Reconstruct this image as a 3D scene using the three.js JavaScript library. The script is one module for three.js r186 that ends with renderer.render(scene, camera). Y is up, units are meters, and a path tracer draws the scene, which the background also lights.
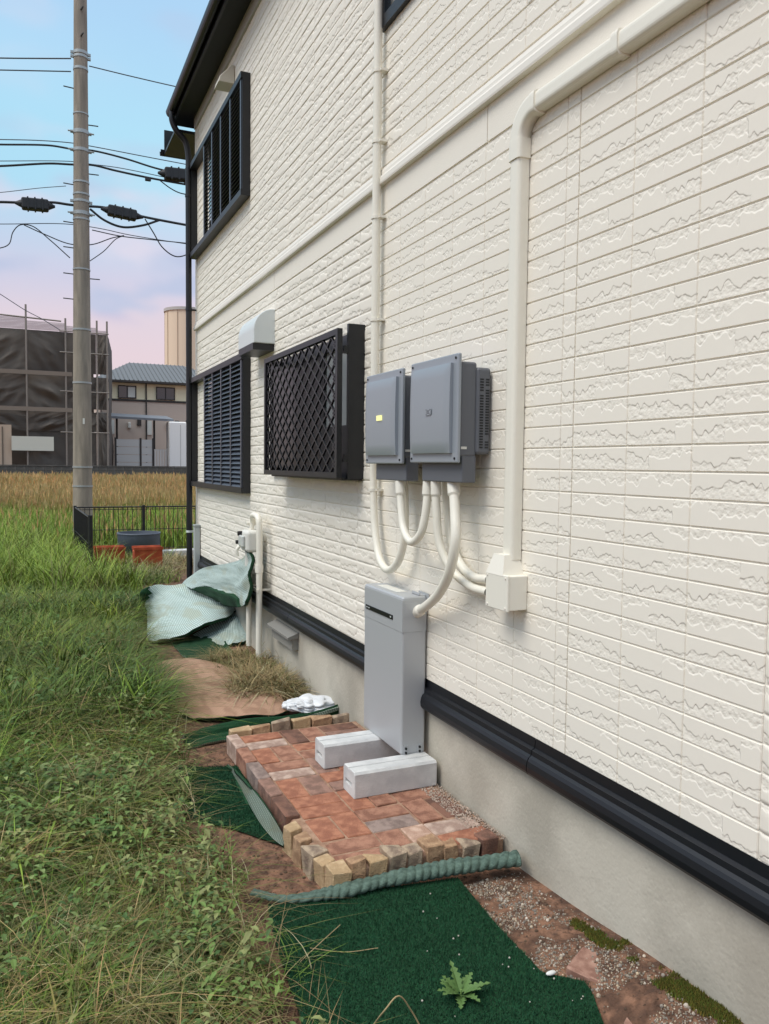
import * as THREE from 'three';
import { mergeGeometries, mergeVertices } from 'three/addons/utils/BufferGeometryUtils.js';
import { RoundedBoxGeometry } from 'three/addons/geometries/RoundedBoxGeometry.js';
import { Brush, Evaluator, SUBTRACTION } from 'three-bvh-csg';

// ------------------------------------------------------------------ camera
const scene = new THREE.Scene();
const EYE = 1.55;                 // lens height above the soil
const WALL = 1.7;                 // the wall plane stands 1.7 m to the side of the lens
const F = 800, CX = 384.5, CY = 512;
const bx = new THREE.Vector3(0.9136477, 0.01127985, 0.4063504);
const by = new THREE.Vector3(0.01353038, 0.99821724, -0.05813147);
const bz = new THREE.Vector3(-0.40628169, 0.05860976, 0.91186626);
const camera = new THREE.PerspectiveCamera(2 * Math.atan(512 / F) * 180 / Math.PI, 769 / 1024, 0.05, 2000);
camera.position.set(0, EYE, 0);
camera.quaternion.setFromRotationMatrix(new THREE.Matrix4().makeBasis(bx, by, bz));
scene.add(camera);

// ------------------------------------------------------------------ noise
function rng(seed) { let s = seed >>> 0; return () => { s = (s + 0x6D2B79F5) >>> 0; let t = s; t = Math.imul(t ^ (t >>> 15), t | 1); t ^= t + Math.imul(t ^ (t >>> 7), t | 61); return ((t ^ (t >>> 14)) >>> 0) / 4294967296; }; }
function hash(x, y, s) { let h = Math.imul(x | 0, 374761393) ^ Math.imul(y | 0, 668265263) ^ Math.imul(s | 0, 2147483647 - 1013904223); h = Math.imul(h ^ (h >>> 13), 1274126177); h ^= h >>> 16; return (h >>> 0) / 4294967296; }
function vnoise(x, y, s = 0, px = 0, py = 0) {
  const x0 = Math.floor(x), y0 = Math.floor(y); let fx = x - x0, fy = y - y0;
  fx = fx * fx * (3 - 2 * fx); fy = fy * fy * (3 - 2 * fy);
  const m = (a, p) => p ? ((a % p) + p) % p : a;
  const a = hash(m(x0, px), m(y0, py), s), b = hash(m(x0 + 1, px), m(y0, py), s), c = hash(m(x0, px), m(y0 + 1, py), s), d = hash(m(x0 + 1, px), m(y0 + 1, py), s);
  return a + (b - a) * fx + (c - a) * fy + (a - b - c + d) * fx * fy;
}
function fbm(x, y, s = 0, o = 4, p = 0) { let v = 0, a = 0.5, t = 0; for (let i = 0; i < o; i++) { v += a * vnoise(x, y, s + i * 17, p, p); t += a; a *= 0.5; x *= 2; y *= 2; p *= 2; } return v / t; }
const lerp = (a, b, t) => a + (b - a) * t, clamp = (v, a = 0, b = 1) => Math.min(b, Math.max(a, v));
const sstep = (a, b, v) => { const t = clamp((v - a) / (b - a)); return t * t * (3 - 2 * t); };
const lin = c => { c /= 255; return c <= 0.04045 ? c / 12.92 : Math.pow((c + 0.055) / 1.055, 2.4); };

// ------------------------------------------------------------------ sky, sun, exposure
const EXPO = 1.54;
const renderer = new THREE.WebGLRenderer({ antialias: true });
renderer.setSize(769, 1024);
renderer.toneMapping = THREE.LinearToneMapping;
renderer.toneMappingExposure = EXPO;
renderer.shadowMap.enabled = true;
{
  const w = 1024, h = 512, data = new Float32Array(w * h * 4);
  const stops = [[-90, 150, 150, 150], [-2, 222, 208, 206], [3, 228, 216, 217], [7, 228, 210, 218], [9.5, 222, 210, 222], [12, 208, 208, 229], [15, 196, 216, 238], [17.5, 180, 224, 245], [21, 176, 223, 246], [27, 175, 214, 245], [32, 176, 210, 243], [48, 226, 236, 248], [90, 246, 248, 250]];
  for (let j = 0; j < h; j++) {
    const el = ((j + 0.5) / h - 0.5) * 180;
    let k = 0; while (k < stops.length - 2 && el > stops[k + 1][0]) k++;
    const A = stops[k], B = stops[k + 1], t = clamp((el - A[0]) / (B[0] - A[0]));
    for (let i = 0; i < w; i++) {
      const az = (i + 0.5) / w * 360;
      // thin streaky cloud, drawn out sideways
      const wob = (vnoise(az / 9, el / 4, 5, 40, 0) - 0.5) * 3;
      const u = az / 360 * 72, v = (el + wob) / 1.3;
      const n = fbm(u, v, 3, 4, 72);
      const band = sstep(-4, 3, el) * (1 - sstep(13, 24, el)) + 0.3 * sstep(20, 27, el) * (1 - sstep(70, 90, el));
      const cl = sstep(0.42, 0.64, n) * band, hi = 1 + 0.9 * sstep(34, 60, el);
      const big = fbm(az / 360 * 10, el / 16, 31, 3, 10) - 0.5;
      const o = (j * w + i) * 4;
      const base = [0, 1, 2].map(q => lin(lerp(A[q + 1], B[q + 1], t)) * (1 + big * [0.28, 0.12, 0.05][q]));
      const cc = el < 10 ? [236, 212, 216] : [222, 218, 234];
      const c2 = el < 10 ? [206, 200, 222] : [190, 200, 226];
      const pick = sstep(0.4, 0.6, vnoise(u * 0.7, v * 0.6, 77, 0, 0));
      for (let q = 0; q < 3; q++) data[o + q] = lerp(base[q], lin(lerp(cc[q], c2[q], pick)), cl * 0.92) * 1.02 * hi / EXPO;
      data[o + 3] = 1;
    }
  }
  const sky = new THREE.DataTexture(data, w, h, THREE.RGBAFormat, THREE.FloatType);
  sky.mapping = THREE.EquirectangularReflectionMapping; sky.magFilter = THREE.LinearFilter; sky.minFilter = THREE.LinearFilter; sky.needsUpdate = true;
  scene.background = sky; scene.environment = sky;
}
const sun = new THREE.DirectionalLight(0xfff7ec, 1.4);
sun.position.set(-17, 27, -2); sun.target.position.set(1.2, 1, -4);
sun.castShadow = true; sun.shadow.radius = 60; sun.shadow.mapSize.set(2048, 2048);
Object.assign(sun.shadow.camera, { left: -30, right: 30, top: 30, bottom: -30, near: 1, far: 90 });
scene.add(sun, sun.target);

// ------------------------------------------------------------------ pixel to place
const ray = (px, py) => new THREE.Vector3().addScaledVector(bx, px - CX).addScaledVector(by, CY - py).addScaledVector(bz, -F);
const onX = (px, py, x = WALL) => { const r = ray(px, py); r.multiplyScalar(x / r.x); r.y += EYE; return r; };
const onY = (px, py, y = 0) => { const r = ray(px, py); r.multiplyScalar((y - EYE) / r.y); r.y += EYE; return r; };
const onZ = (px, py, z) => { const r = ray(px, py); r.multiplyScalar(z / r.z); r.y += EYE; return r; };

// ------------------------------------------------------------------ helpers
const taken = {};
const numbered = n => { const k = taken[n] = (taken[n] ?? -1) + 1; return k ? n + '_' + String(k).padStart(3, '0') : n; };
function mesh(name, g, m, parent) { const o = new THREE.Mesh(g, m); o.name = parent ? name : numbered(name); o.castShadow = o.receiveShadow = true; (parent || scene).add(o); return o; }
function tag(o, label, category, group, kind) { if (label) o.userData.label = label; if (category) o.userData.category = category; if (group) o.userData.group = group; if (kind) o.userData.kind = kind; return o; }
function thing(name, label, category, p = [0, 0, 0], group) { const g = new THREE.Group(); g.name = numbered(name); g.position.set(...p); scene.add(g); return tag(g, label, category, group); }
const V = (x, y, z) => new THREE.Vector3(x, y, z);
function meterUV(g, s = 1) {
  if (g.index) g = g.toNonIndexed(); g.computeVertexNormals(); const p = g.attributes.position, n = g.attributes.normal, uv = new Float32Array(p.count * 2);
  for (let i = 0; i < p.count; i += 3) {
    const ax = Math.abs(n.getX(i)), ay = Math.abs(n.getY(i)), az = Math.abs(n.getZ(i));
    for (let k = i; k < i + 3; k++) {
      const x = p.getX(k), y = p.getY(k), z = p.getZ(k);
      const [a, b] = ay >= ax && ay >= az ? [x, z] : ax >= az ? [z, y] : [x, y];
      uv[k * 2] = a / s; uv[k * 2 + 1] = b / s;
    }
  }
  g.setAttribute('uv', new THREE.BufferAttribute(uv, 2)); return g;
}
function box(x0, x1, y0, y1, z0, z1) { const g = new THREE.BoxGeometry(Math.abs(x1 - x0), Math.abs(y1 - y0), Math.abs(z1 - z0)); g.translate((x0 + x1) / 2, (y0 + y1) / 2, (z0 + z1) / 2); return meterUV(g); }
function rbox(x0, x1, y0, y1, z0, z1, r = 0.006, seg = 2) { const g = new RoundedBoxGeometry(Math.abs(x1 - x0), Math.abs(y1 - y0), Math.abs(z1 - z0), seg, r); g.translate((x0 + x1) / 2, (y0 + y1) / 2, (z0 + z1) / 2); return g; }
// bevelled box, 44 triangles, corners jittered
function bevelBox(w, h, d, b, jit = 0, seed = 1) {
  const R = rng(seed), pts = {}; const s3 = [-1, 1];
  const J = {}; for (const sx of s3) for (const sy of s3) for (const sz of s3) J[sx + ',' + sy + ',' + sz] = [(R() - 0.5) * jit, (R() - 0.5) * jit, (R() - 0.5) * jit];
  const P = (sx, sy, sz, f) => { const j = J[sx + ',' + sy + ',' + sz]; return [sx * (w / 2 - (f === 0 ? 0 : b)) + j[0], sy * (h / 2 - (f === 1 ? 0 : b)) + j[1], sz * (d / 2 - (f === 2 ? 0 : b)) + j[2]]; };
  const pos = []; const cen = V(0, 0, 0);
  const tri = (a, b2, c) => { const A = V(...a), B = V(...b2), C = V(...c); const n = B.clone().sub(A).cross(C.clone().sub(A)); const m = A.clone().add(B).add(C); if (n.dot(m) < 0) pos.push(...a, ...c, ...b2); else pos.push(...a, ...b2, ...c); };
  const quad = (a, b2, c, d2) => { tri(a, b2, c); tri(a, c, d2); };
  for (let f = 0; f < 3; f++) for (const s of s3) {
    const o = (u, v) => f === 0 ? P(s, u, v, 0) : f === 1 ? P(u, s, v, 1) : P(u, v, s, 2);
    quad(o(-1, -1), o(1, -1), o(1, 1), o(-1, 1));
  }
  for (const a of s3) for (const c of s3) {
    quad(P(a, c, -1, 0), P(a, c, 1, 0), P(a, c, 1, 1), P(a, c, -1, 1));
    quad(P(a, -1, c, 0), P(a, 1, c, 0), P(a, 1, c, 2), P(a, -1, c, 2));
    quad(P(-1, a, c, 1), P(1, a, c, 1), P(1, a, c, 2), P(-1, a, c, 2));
    for (const e of s3) tri(P(a, c, e, 0), P(a, c, e, 1), P(a, c, e, 2));
  }
  const g = new THREE.BufferGeometry(); g.setAttribute('position', new THREE.Float32BufferAttribute(pos, 3)); return meterUV(g);
}
function tube(pts, r, seg = 24, rs = 10) { const c = pts.length === 2 ? new THREE.LineCurve3(...pts) : new THREE.CatmullRomCurve3(pts, false, 'centripetal'); return new THREE.TubeGeometry(c, seg, r, rs, false); }
function cyl(a, b, r, r2 = r, rs = 12) { const d = b.clone().sub(a), g = new THREE.CylinderGeometry(r2, r, d.length(), rs); g.translate(0, d.length() / 2, 0); g.applyQuaternion(new THREE.Quaternion().setFromUnitVectors(V(0, 1, 0), d.clone().normalize())); g.translate(a.x, a.y, a.z); return g; }
function merge(list) { return mergeGeometries(list.map(g => { const q = g.index ? g.toNonIndexed() : g; for (const k of Object.keys(q.attributes)) if (!['position', 'normal', 'uv'].includes(k)) q.deleteAttribute(k); return q; })); }
// profile in (x,y), swept along z from z0 to z1
function profileZ(pts, z0, z1) { const sh = new THREE.Shape(pts.map(p => new THREE.Vector2(p[0], p[1]))); const g = new THREE.ExtrudeGeometry(sh, { depth: z1 - z0, bevelEnabled: false, curveSegments: 6 }); g.translate(0, 0, z0); return meterUV(g); }
// flat polygon on the ground with a thickness
function slabPoly(pts, y0, y1, bev = 0) { const sh = new THREE.Shape(pts.map(p => new THREE.Vector2(p.x, -p.z))); const g = new THREE.ExtrudeGeometry(sh, { depth: y1 - y0, bevelEnabled: bev > 0, bevelSize: bev, bevelThickness: bev, bevelSegments: 1 }); g.rotateX(-Math.PI / 2); g.translate(0, y0, 0); return meterUV(g); }

// textures -------------------------------------------------------------------
function tex(w, h, fn, { srgb = false, rep = [1, 1] } = {}) {
  const d = new Uint8Array(w * h * 4);
  for (let j = 0; j < h; j++) for (let i = 0; i < w; i++) { const c = fn(i / w, j / h, i, j), o = (j * w + i) * 4; if (typeof c === 'number') { d[o] = d[o + 1] = d[o + 2] = clamp(c) * 255; } else { d[o] = clamp(c[0] / 255) * 255; d[o + 1] = clamp(c[1] / 255) * 255; d[o + 2] = clamp(c[2] / 255) * 255; } d[o + 3] = 255; }
  const t = new THREE.DataTexture(d, w, h); t.wrapS = t.wrapT = THREE.RepeatWrapping; t.magFilter = THREE.LinearFilter; t.minFilter = THREE.LinearMipmapLinearFilter; t.generateMipmaps = true; t.repeat.set(...rep); if (srgb) t.colorSpace = THREE.SRGBColorSpace; t.needsUpdate = true; return t;
}
const mottled = (a, b, p, seed, o = 5, size = 512, rep = [1, 1], contrast = 1) => tex(size, size, (u, v) => { const n = clamp((fbm(u * p, v * p, seed, o, p) - 0.5) * 1.8 * contrast + 0.5), g = vnoise(u * size / 2, v * size / 2, seed + 9, size / 2, size / 2) * 0.25 - 0.125; return [0, 1, 2].map(k => lerp(a[k], b[k], clamp(n + g))); }, { srgb: true, rep });
const grain = (p, seed, o = 4, size = 512, rep = [1, 1]) => tex(size, size, (u, v) => fbm(u * p, v * p, seed, o, p), { rep });
const std = o => new THREE.MeshStandardMaterial({ roughness: 0.8, ...o });

// siding face relief: 4 x 8 different split-stone faces
const AC = 4, AR = 8;
const faceH = (ci, cj, x, y) => {
  const s = ci * 31 + cj * 7 + 3;
  const cut = 0.22 + 0.56 * hash(ci, cj, 4) + 0.02 * (vnoise(y * 6, s, s + 1) - 0.5), l = x < cut ? 0 : 1;
  const up = hash(ci, cj, 40 + l) < 0.5, base = up ? 0.42 + 0.3 * hash(ci, cj, 5 + l) : 0.3 + 0.3 * hash(ci, cj, 7 + l);
  const b = base + 0.55 * (fbm(x * 5 + l * 9, s, s + l, 3) - 0.5) + 0.2 * (vnoise(x * 22, s, s + 2) - 0.5);
  const d = (up ? y - b : b - y);                       // > 0: broken part of the face
  const chip = 0.34 + 0.75 * (fbm(x * 28, y * 9, s + 8, 3) - 0.5) + 0.22 * sstep(0, 0.4, d);
  return lerp(0.78, chip, sstep(-0.02, 0.05, d)) + 0.08 * (fbm(x * 7, y * 2.5, s + 12, 2) - 0.5) + (l ? 0.05 : 0);
};
const faceHeight = tex(1024, 584, (u, v) => { const cu = u * AC, cv = v * AR, ci = Math.floor(cu), cj = Math.floor(cv); return faceH(ci, cj, cu - ci, cv - cj); });
const M = {
  siding: std({ color: '#ede7da', roughness: 0.62, bumpMap: faceHeight, bumpScale: 0.0033 }),
  sidingFlat: std({ color: '#ede7da', roughness: 0.62, bumpMap: grain(64, 9, 2, 256, [4, 4]), bumpScale: 0.0006 }),
  trim: std({ color: '#ece7dc', roughness: 0.5 }),
  frieze: std({ color: '#a6a59f', roughness: 0.6 }),
  found: std({ map: mottled([170, 164, 150], [196, 190, 175], 6, 21, 6, 512, [0.7, 0.7], 1.3), bumpMap: grain(96, 33, 3, 512, [1, 1]), bumpScale: 0.0012, roughness: 0.9 }),
  black: std({ color: '#15171b', roughness: 0.42 }),
  soffit: std({ color: '#0b0c0f', roughness: 0.6 }),
  blackSheen: std({ color: '#0f1218', roughness: 0.42 }),
  louver: std({ color: '#454a54', roughness: 0.4 }),
  glass: new THREE.MeshPhysicalMaterial({ color: '#1b2126', roughness: 0.06, clearcoat: 1, clearcoatRoughness: 0.03 }),
  frosted: std({ color: '#8f9596', roughness: 0.4 }),
  cream: std({ color: '#ebe7da', roughness: 0.42 }),
  creamPipe: std({ color: '#ece8da', roughness: 0.38, bumpMap: grain(32, 4, 3, 128, [3, 3]), bumpScale: 0.0004 }),
  invFront: std({ color: '#989fa6', roughness: 0.36, metalness: 0.2 }),
  invBody: std({ color: '#64676d', roughness: 0.5, metalness: 0.1 }),
  invDark: std({ color: '#1d1f23', roughness: 0.6 }),
  battery: std({ color: '#b2b5b7', roughness: 0.4, metalness: 0.15 }),
  batteryDark: std({ color: '#0e0f11', roughness: 0.4 }),
  label: std({ color: '#d9d8d0', roughness: 0.6 }),
  concrete: std({ map: mottled([188, 189, 188], [214, 214, 211], 9, 41, 5, 512, [2, 2]), bumpMap: grain(64, 44, 4, 512, [4, 4]), bumpScale: 0.0014, roughness: 0.88 }),
  hood: std({ color: '#d6dcdb', roughness: 0.35, metalness: 0.1 }),
  soil: std({ map: mottled([84, 60, 46], [136, 100, 78], 32, 51, 6, 512, [0.9, 0.9], 1.4), bumpMap: grain(48, 53, 5, 512, [1.1, 1.1]), bumpScale: 0.02, roughness: 0.95 }),
  turf: std({ map: mottled([5, 46, 22], [12, 80, 40], 128, 61, 3, 512, [3, 3]), bumpMap: grain(128, 62, 2, 512, [3, 3]), bumpScale: 0.006, roughness: 0.95 }),
};
const backing = (a, b, dirt, seed, cell = 0.012) => {
  const n = 40, S = 480;
  const dot = (u, v) => { const x = (u * n) % 1 - 0.5, y = (v * n) % 1 - 0.5; return Math.max(Math.abs(x), Math.abs(y)); };
  const rep = 1 / (n * cell);
  return std({ map: tex(S, S, (u, v) => { const d = dot(u, v), k = sstep(0.3, 0.44, d), m = sstep(0.45, 0.7, fbm(u * 5, v * 5, seed, 5, 5)); return [0, 1, 2].map(q => lerp(lerp(a[q], b[q], k), dirt[q], m * 0.45)); }, { srgb: true, rep: [rep, rep] }), bumpMap: tex(S, S, (u, v) => 1 - sstep(0.28, 0.46, dot(u, v)), { rep: [rep, rep] }), bumpScale: 0.003, roughness: 0.7 });
};
M.mint = backing([214, 228, 224], [112, 140, 130], [164, 164, 140], 71, 0.026);
M.brownBack = backing([204, 166, 138], [172, 132, 106], [148, 110, 86], 72, 0.014);
M.greyBack = backing([144, 156, 142], [76, 94, 82], [112, 112, 92], 73, 0.013);
M.roll = std({ map: mottled([64, 84, 74], [96, 118, 106], 16, 75, 4, 256, [5, 5]), bumpMap: grain(64, 76, 3, 256, [6, 6]), bumpScale: 0.003, roughness: 0.8 });

// ================================================================== GROUND
const groundY = (x, z) => {
  let y = 0.02 * (fbm(x * 1.7 + 40, z * 1.7 + 40, 101, 3) - 0.5) * sstep(0, 0.4, Math.abs(z)) ;
  y += sstep(1.36, 1.62, x) * sstep(-2.75, -1.4, z) * 0.085;
  y += sstep(0.6, 0.1, x) * 0.03;
  y += sstep(0.3, -0.8, x) * sstep(-9, -3, z) * 0.08 * fbm(x * 0.9 + 9, z * 0.9, 108, 3);
  return y;
};
{
  const ax = [], az = [];
  for (let v = -600; v < -12; v += Math.max(0.5, (-12 - v) * 0.35)) ax.push(v); for (let v = -12; v < -1; v += 0.4) ax.push(v); for (let v = -1; v <= 1.9; v += 0.05) ax.push(v); for (let v = 2.3; v < 12; v += 0.8) ax.push(v); for (let v = 12; v < 700; v *= 1.6) ax.push(v);
  for (let v = -900; v < -16; v += Math.max(0.5, (-16 - v) * 0.3)) az.push(v); for (let v = -16; v < -6; v += 0.3) az.push(v); for (let v = -6; v <= -0.8; v += 0.05) az.push(v); for (let v = -0.4; v < 8; v += 0.8) az.push(v); for (let v = 8; v < 500; v *= 1.7) az.push(v);
  const pos = [], uv = [], idx = [];
  for (const z of az) for (const x of ax) { pos.push(x, groundY(x, z), z); uv.push(x, z); }
  for (let j = 0; j < az.length - 1; j++) for (let i = 0; i < ax.length - 1; i++) { const a = j * ax.length + i; idx.push(a, a + ax.length, a + 1, a + 1, a + ax.length, a + ax.length + 1); }
  const g = new THREE.BufferGeometry(); g.setAttribute('position', new THREE.Float32BufferAttribute(pos, 3)); g.setAttribute('uv', new THREE.Float32BufferAttribute(uv, 2)); g.setIndex(idx); g.computeVertexNormals();
  tag(mesh('ground', g, M.soil), 'reddish brown bare soil under the grass and mats', 'ground', null, 'structure');
}

// ================================================================== HOUSE
const house = thing('house', 'two storey house clad in cream split stone siding with black eaves', 'house', [WALL, 0, -5]);
const HB = house.position; // parts are built in world metres, then shifted
const hp = (name, g, m, parent = house) => { if (parent === house) g.translate(-HB.x, -HB.y, -HB.z); return mesh(name, g, m, parent); };
const ZF = -8.9, ZN = 2.5, Y0 = 0.549, ROW = 0.0763, YB = Y0 + 30 * ROW, YT0 = 2.985, YT1 = 3.075, Y2 = 3.085, YTOP = 5.24;
const wall = hp('wall', box(WALL, WALL + 0.16, Y0 - 0.005, YTOP + 0.1, ZF, ZN), M.sidingFlat);
{
  // stack-bonded split-stone faces, each with its own bevelled edges
  const T = 0.005;
  const face = (w, h, cell, side) => {
    const cu = cell % AC, cv = Math.floor(cell / AC), fw = Math.min(1, w / 0.26), pos = [], uv = [], ix = [], b = 0.0032;
    const gz = w > 0.2 ? 0.0006 : 0.003, zs = [-w / 2 + gz, -w / 2 + b, w / 2 - b, w / 2 - gz], ys = [-h / 2 + 0.0012, -h / 2 + 0.0032, h / 2 - 0.0055, h / 2 - 0.001];
    for (let j = 0; j < 4; j++) for (let i = 0; i < 4; i++) { const d = j === 0 || j === 3 ? -0.001 : i === 0 || i === 3 ? side : T; pos.push(-d, ys[j], zs[i]); uv.push((cu + 0.02 + 0.96 * fw * (zs[i] + w / 2) / w) / AC, (cv + 0.04 + 0.92 * (ys[j] + h / 2) / h) / AR); }
    for (let j = 0; j < 3; j++) for (let i = 0; i < 3; i++) { const a = j * 4 + i; ix.push(a, a + 1, a + 4, a + 1, a + 5, a + 4); }
    let g = new THREE.BufferGeometry(); g.setAttribute('position', new THREE.Float32BufferAttribute(pos, 3)); g.setAttribute('uv', new THREE.Float32BufferAttribute(uv, 2)); g.setIndex(ix); g = g.toNonIndexed(); g.computeVertexNormals(); g.setIndex([...Array(g.attributes.position.count).keys()]); return g;
  };
  // the same face with its break lines modelled in relief, for the many that are joined into one part
  const relief = (w, cell) => {
    const h = ROW, nu = Math.max(5, Math.round(w / 0.012)), nv = 7, cu = cell % AC, cv = Math.floor(cell / AC), fw = Math.min(1, w / 0.26), pos = [], uv = [], ix = [];
    for (let j = 0; j <= nv + 2; j++) for (let i = 0; i <= nu; i++) {
      const x = i / nu, edge = j === 0 || j === nv + 2, y = edge ? (j ? 1 : 0) : (j - 1) / nv, q = faceH(cu, cv, 0.02 + 0.96 * fw * x, 0.04 + 0.92 * y);
      const yy = j === 0 ? -h / 2 + 0.0012 : j === nv + 2 ? h / 2 - 0.001 : lerp(-h / 2 + 0.0025 + 0.003 * (1 - q), h / 2 - 0.0055, y);
      pos.push(edge ? 0.001 : -(0.001 + 0.0052 * q - (i === 0 || i === nu ? (w > 0.2 ? 0.0042 : 0.005) : 0)), yy, (x - 0.5) * (w > 0.2 ? w : w - 0.006)); uv.push((cu + 0.02 + 0.96 * fw * x) / AC, (cv + 0.04 + 0.92 * y) / AR);
    }
    for (let j = 0; j < nv + 2; j++) for (let i = 0; i < nu; i++) { const a = j * (nu + 1) + i, b = a + nu + 1; ix.push(a, a + 1, b, a + 1, b + 1, b); }
    const g = new THREE.BufferGeometry(); g.setAttribute('position', new THREE.Float32BufferAttribute(pos, 3)); g.setAttribute('uv', new THREE.Float32BufferAttribute(uv, 2)); g.setIndex(ix); g.computeVertexNormals(); return g;
  };
  const cols = [[-2.307, -2.237]]; const CP = 0.2685;
  for (let z = -2.307; z > ZF + 0.05; z -= CP) cols.push([Math.max(ZF, z - CP), z]);
  for (let z = -2.237; z < 0.2; z += CP) cols.push([z, z + CP]);
  const all = []; let id = 0;
  for (const [za, zb] of cols) {
    const put = (y) => all.push({ y, za, zb, cell: Math.floor(hash(Math.round(za * 100), Math.round(y * 1000), 5) * 32), d: Math.hypot((za + zb) / 2, y - EYE) });
    for (let r = 0; r < 30; r++) put(Y0 + r * ROW);
    for (let r = 0; Y2 + (r + 1) * ROW < YTOP; r++) put(Y2 + r * ROW);
  }
  // how large each face shows from the yard: nearest first, only those seen
  const seen = a => { const p = V(WALL, a.y + ROW / 2, (a.za + a.zb) / 2).sub(camera.position); const z = -p.dot(bz), px = CX + F * p.dot(bx) / z, py = CY - F * p.dot(by) / z; return z > 0 && px < 790 && py > -20 && py < 1040 ? (F / z) * (a.zb - a.za) * Math.abs(p.x / p.length()) : 0; };
  all.forEach(a => { a.s = seen(a); a.wide = a.zb - a.za > 0.2; });
  all.sort((p, q) => q.s - p.s);
  const cache = {}, cache2 = {}, rest = [];
  all.forEach((a, i) => {
    const w = a.zb - a.za, key = w.toFixed(3) + '_' + a.cell;
    const g = cache[key] ??= face(w, ROW, a.cell, a.wide ? 0.001 : 0.0002);
    const c = [WALL, a.y + ROW / 2, (a.za + a.zb) / 2];
    if (i < 300) { const o = mesh('brick', g, M.siding, wall); o.position.set(c[0] - HB.x, c[1] - HB.y, c[2] - HB.z); }
    else rest.push((a.wide ? cache2[key] ??= relief(w, a.cell) : g).clone().translate(c[0] - HB.x, c[1] - HB.y, c[2] - HB.z));
  });
  const st = mesh('siding_bricks', mergeGeometries(rest), M.siding, wall); st.userData.kind = 'stuff';
  // plain band under the belt course, ribbed finely
  const bandPieces = [];
  for (let z = ZF + 0.01, k = 0; z < 0.4; k++) { const z1 = z + 3.03; bandPieces.push(box(WALL - 0.007, WALL + 0.01, YB + 0.006, YT0, z, Math.min(z1 - 0.006, 0.4))); z = z1; }
  bandPieces.forEach(g => hp('smooth_panel', g, M.sidingFlat));
}
// unseen remaining sides of the house, so that it is a closed volume
hp('side_wall', box(WALL + 0.16, 9.5, 0.55, YTOP + 0.1, ZF, ZF + 0.16), M.sidingFlat);
hp('side_wall', box(WALL + 0.16, 9.5, 0.55, YTOP + 0.1, ZN - 0.16, ZN), M.sidingFlat);
hp('side_wall', box(9.34, 9.5, 0.55, YTOP + 0.1, ZF + 0.16, ZN - 0.16), M.sidingFlat);
hp('foundation', box(WALL + 0.012, 9.48, -0.4, 0.545, ZF + 0.015, ZN - 0.015), M.found);
// belt course between the storeys
{
  const pr = [[WALL + 0.002, YT0], [WALL - 0.034, YT0], [WALL - 0.036, YT0 + 0.008], [WALL - 0.036, YT0 + 0.03], [WALL - 0.032, YT0 + 0.04], [WALL - 0.025, YT0 + 0.045], [WALL - 0.025, YT0 + 0.06], [WALL - 0.02, YT0 + 0.078], [WALL - 0.008, YT1], [WALL + 0.002, YT1]];
  for (const [a, b] of [[ZF, -5.2], [-5.197, -2.02], [-2.017, 0.6]]) hp('belt_course', profileZ(pr, a, b), M.trim);
}
// black drip edge over the foundation
{
  const b = 0.412, t = 0.548;
  const pr = [[WALL + 0.012, t], [WALL - 0.002, t], [WALL - 0.004, t - 0.035], [WALL - 0.018, t - 0.042], [WALL - 0.02, t - 0.06], [WALL - 0.03, t - 0.068], [WALL - 0.036, t - 0.08], [WALL - 0.04, t - 0.1], [WALL - 0.038, b + 0.016], [WALL - 0.03, b + 0.004], [WALL - 0.018, b], [WALL + 0.012, b]];
  for (const [a, c] of [[ZF, -5.4], [-5.396, -2.42], [-2.416, 0.6]]) hp('drip_edge', profileZ(pr, a, c), M.blackSheen);
}
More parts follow.
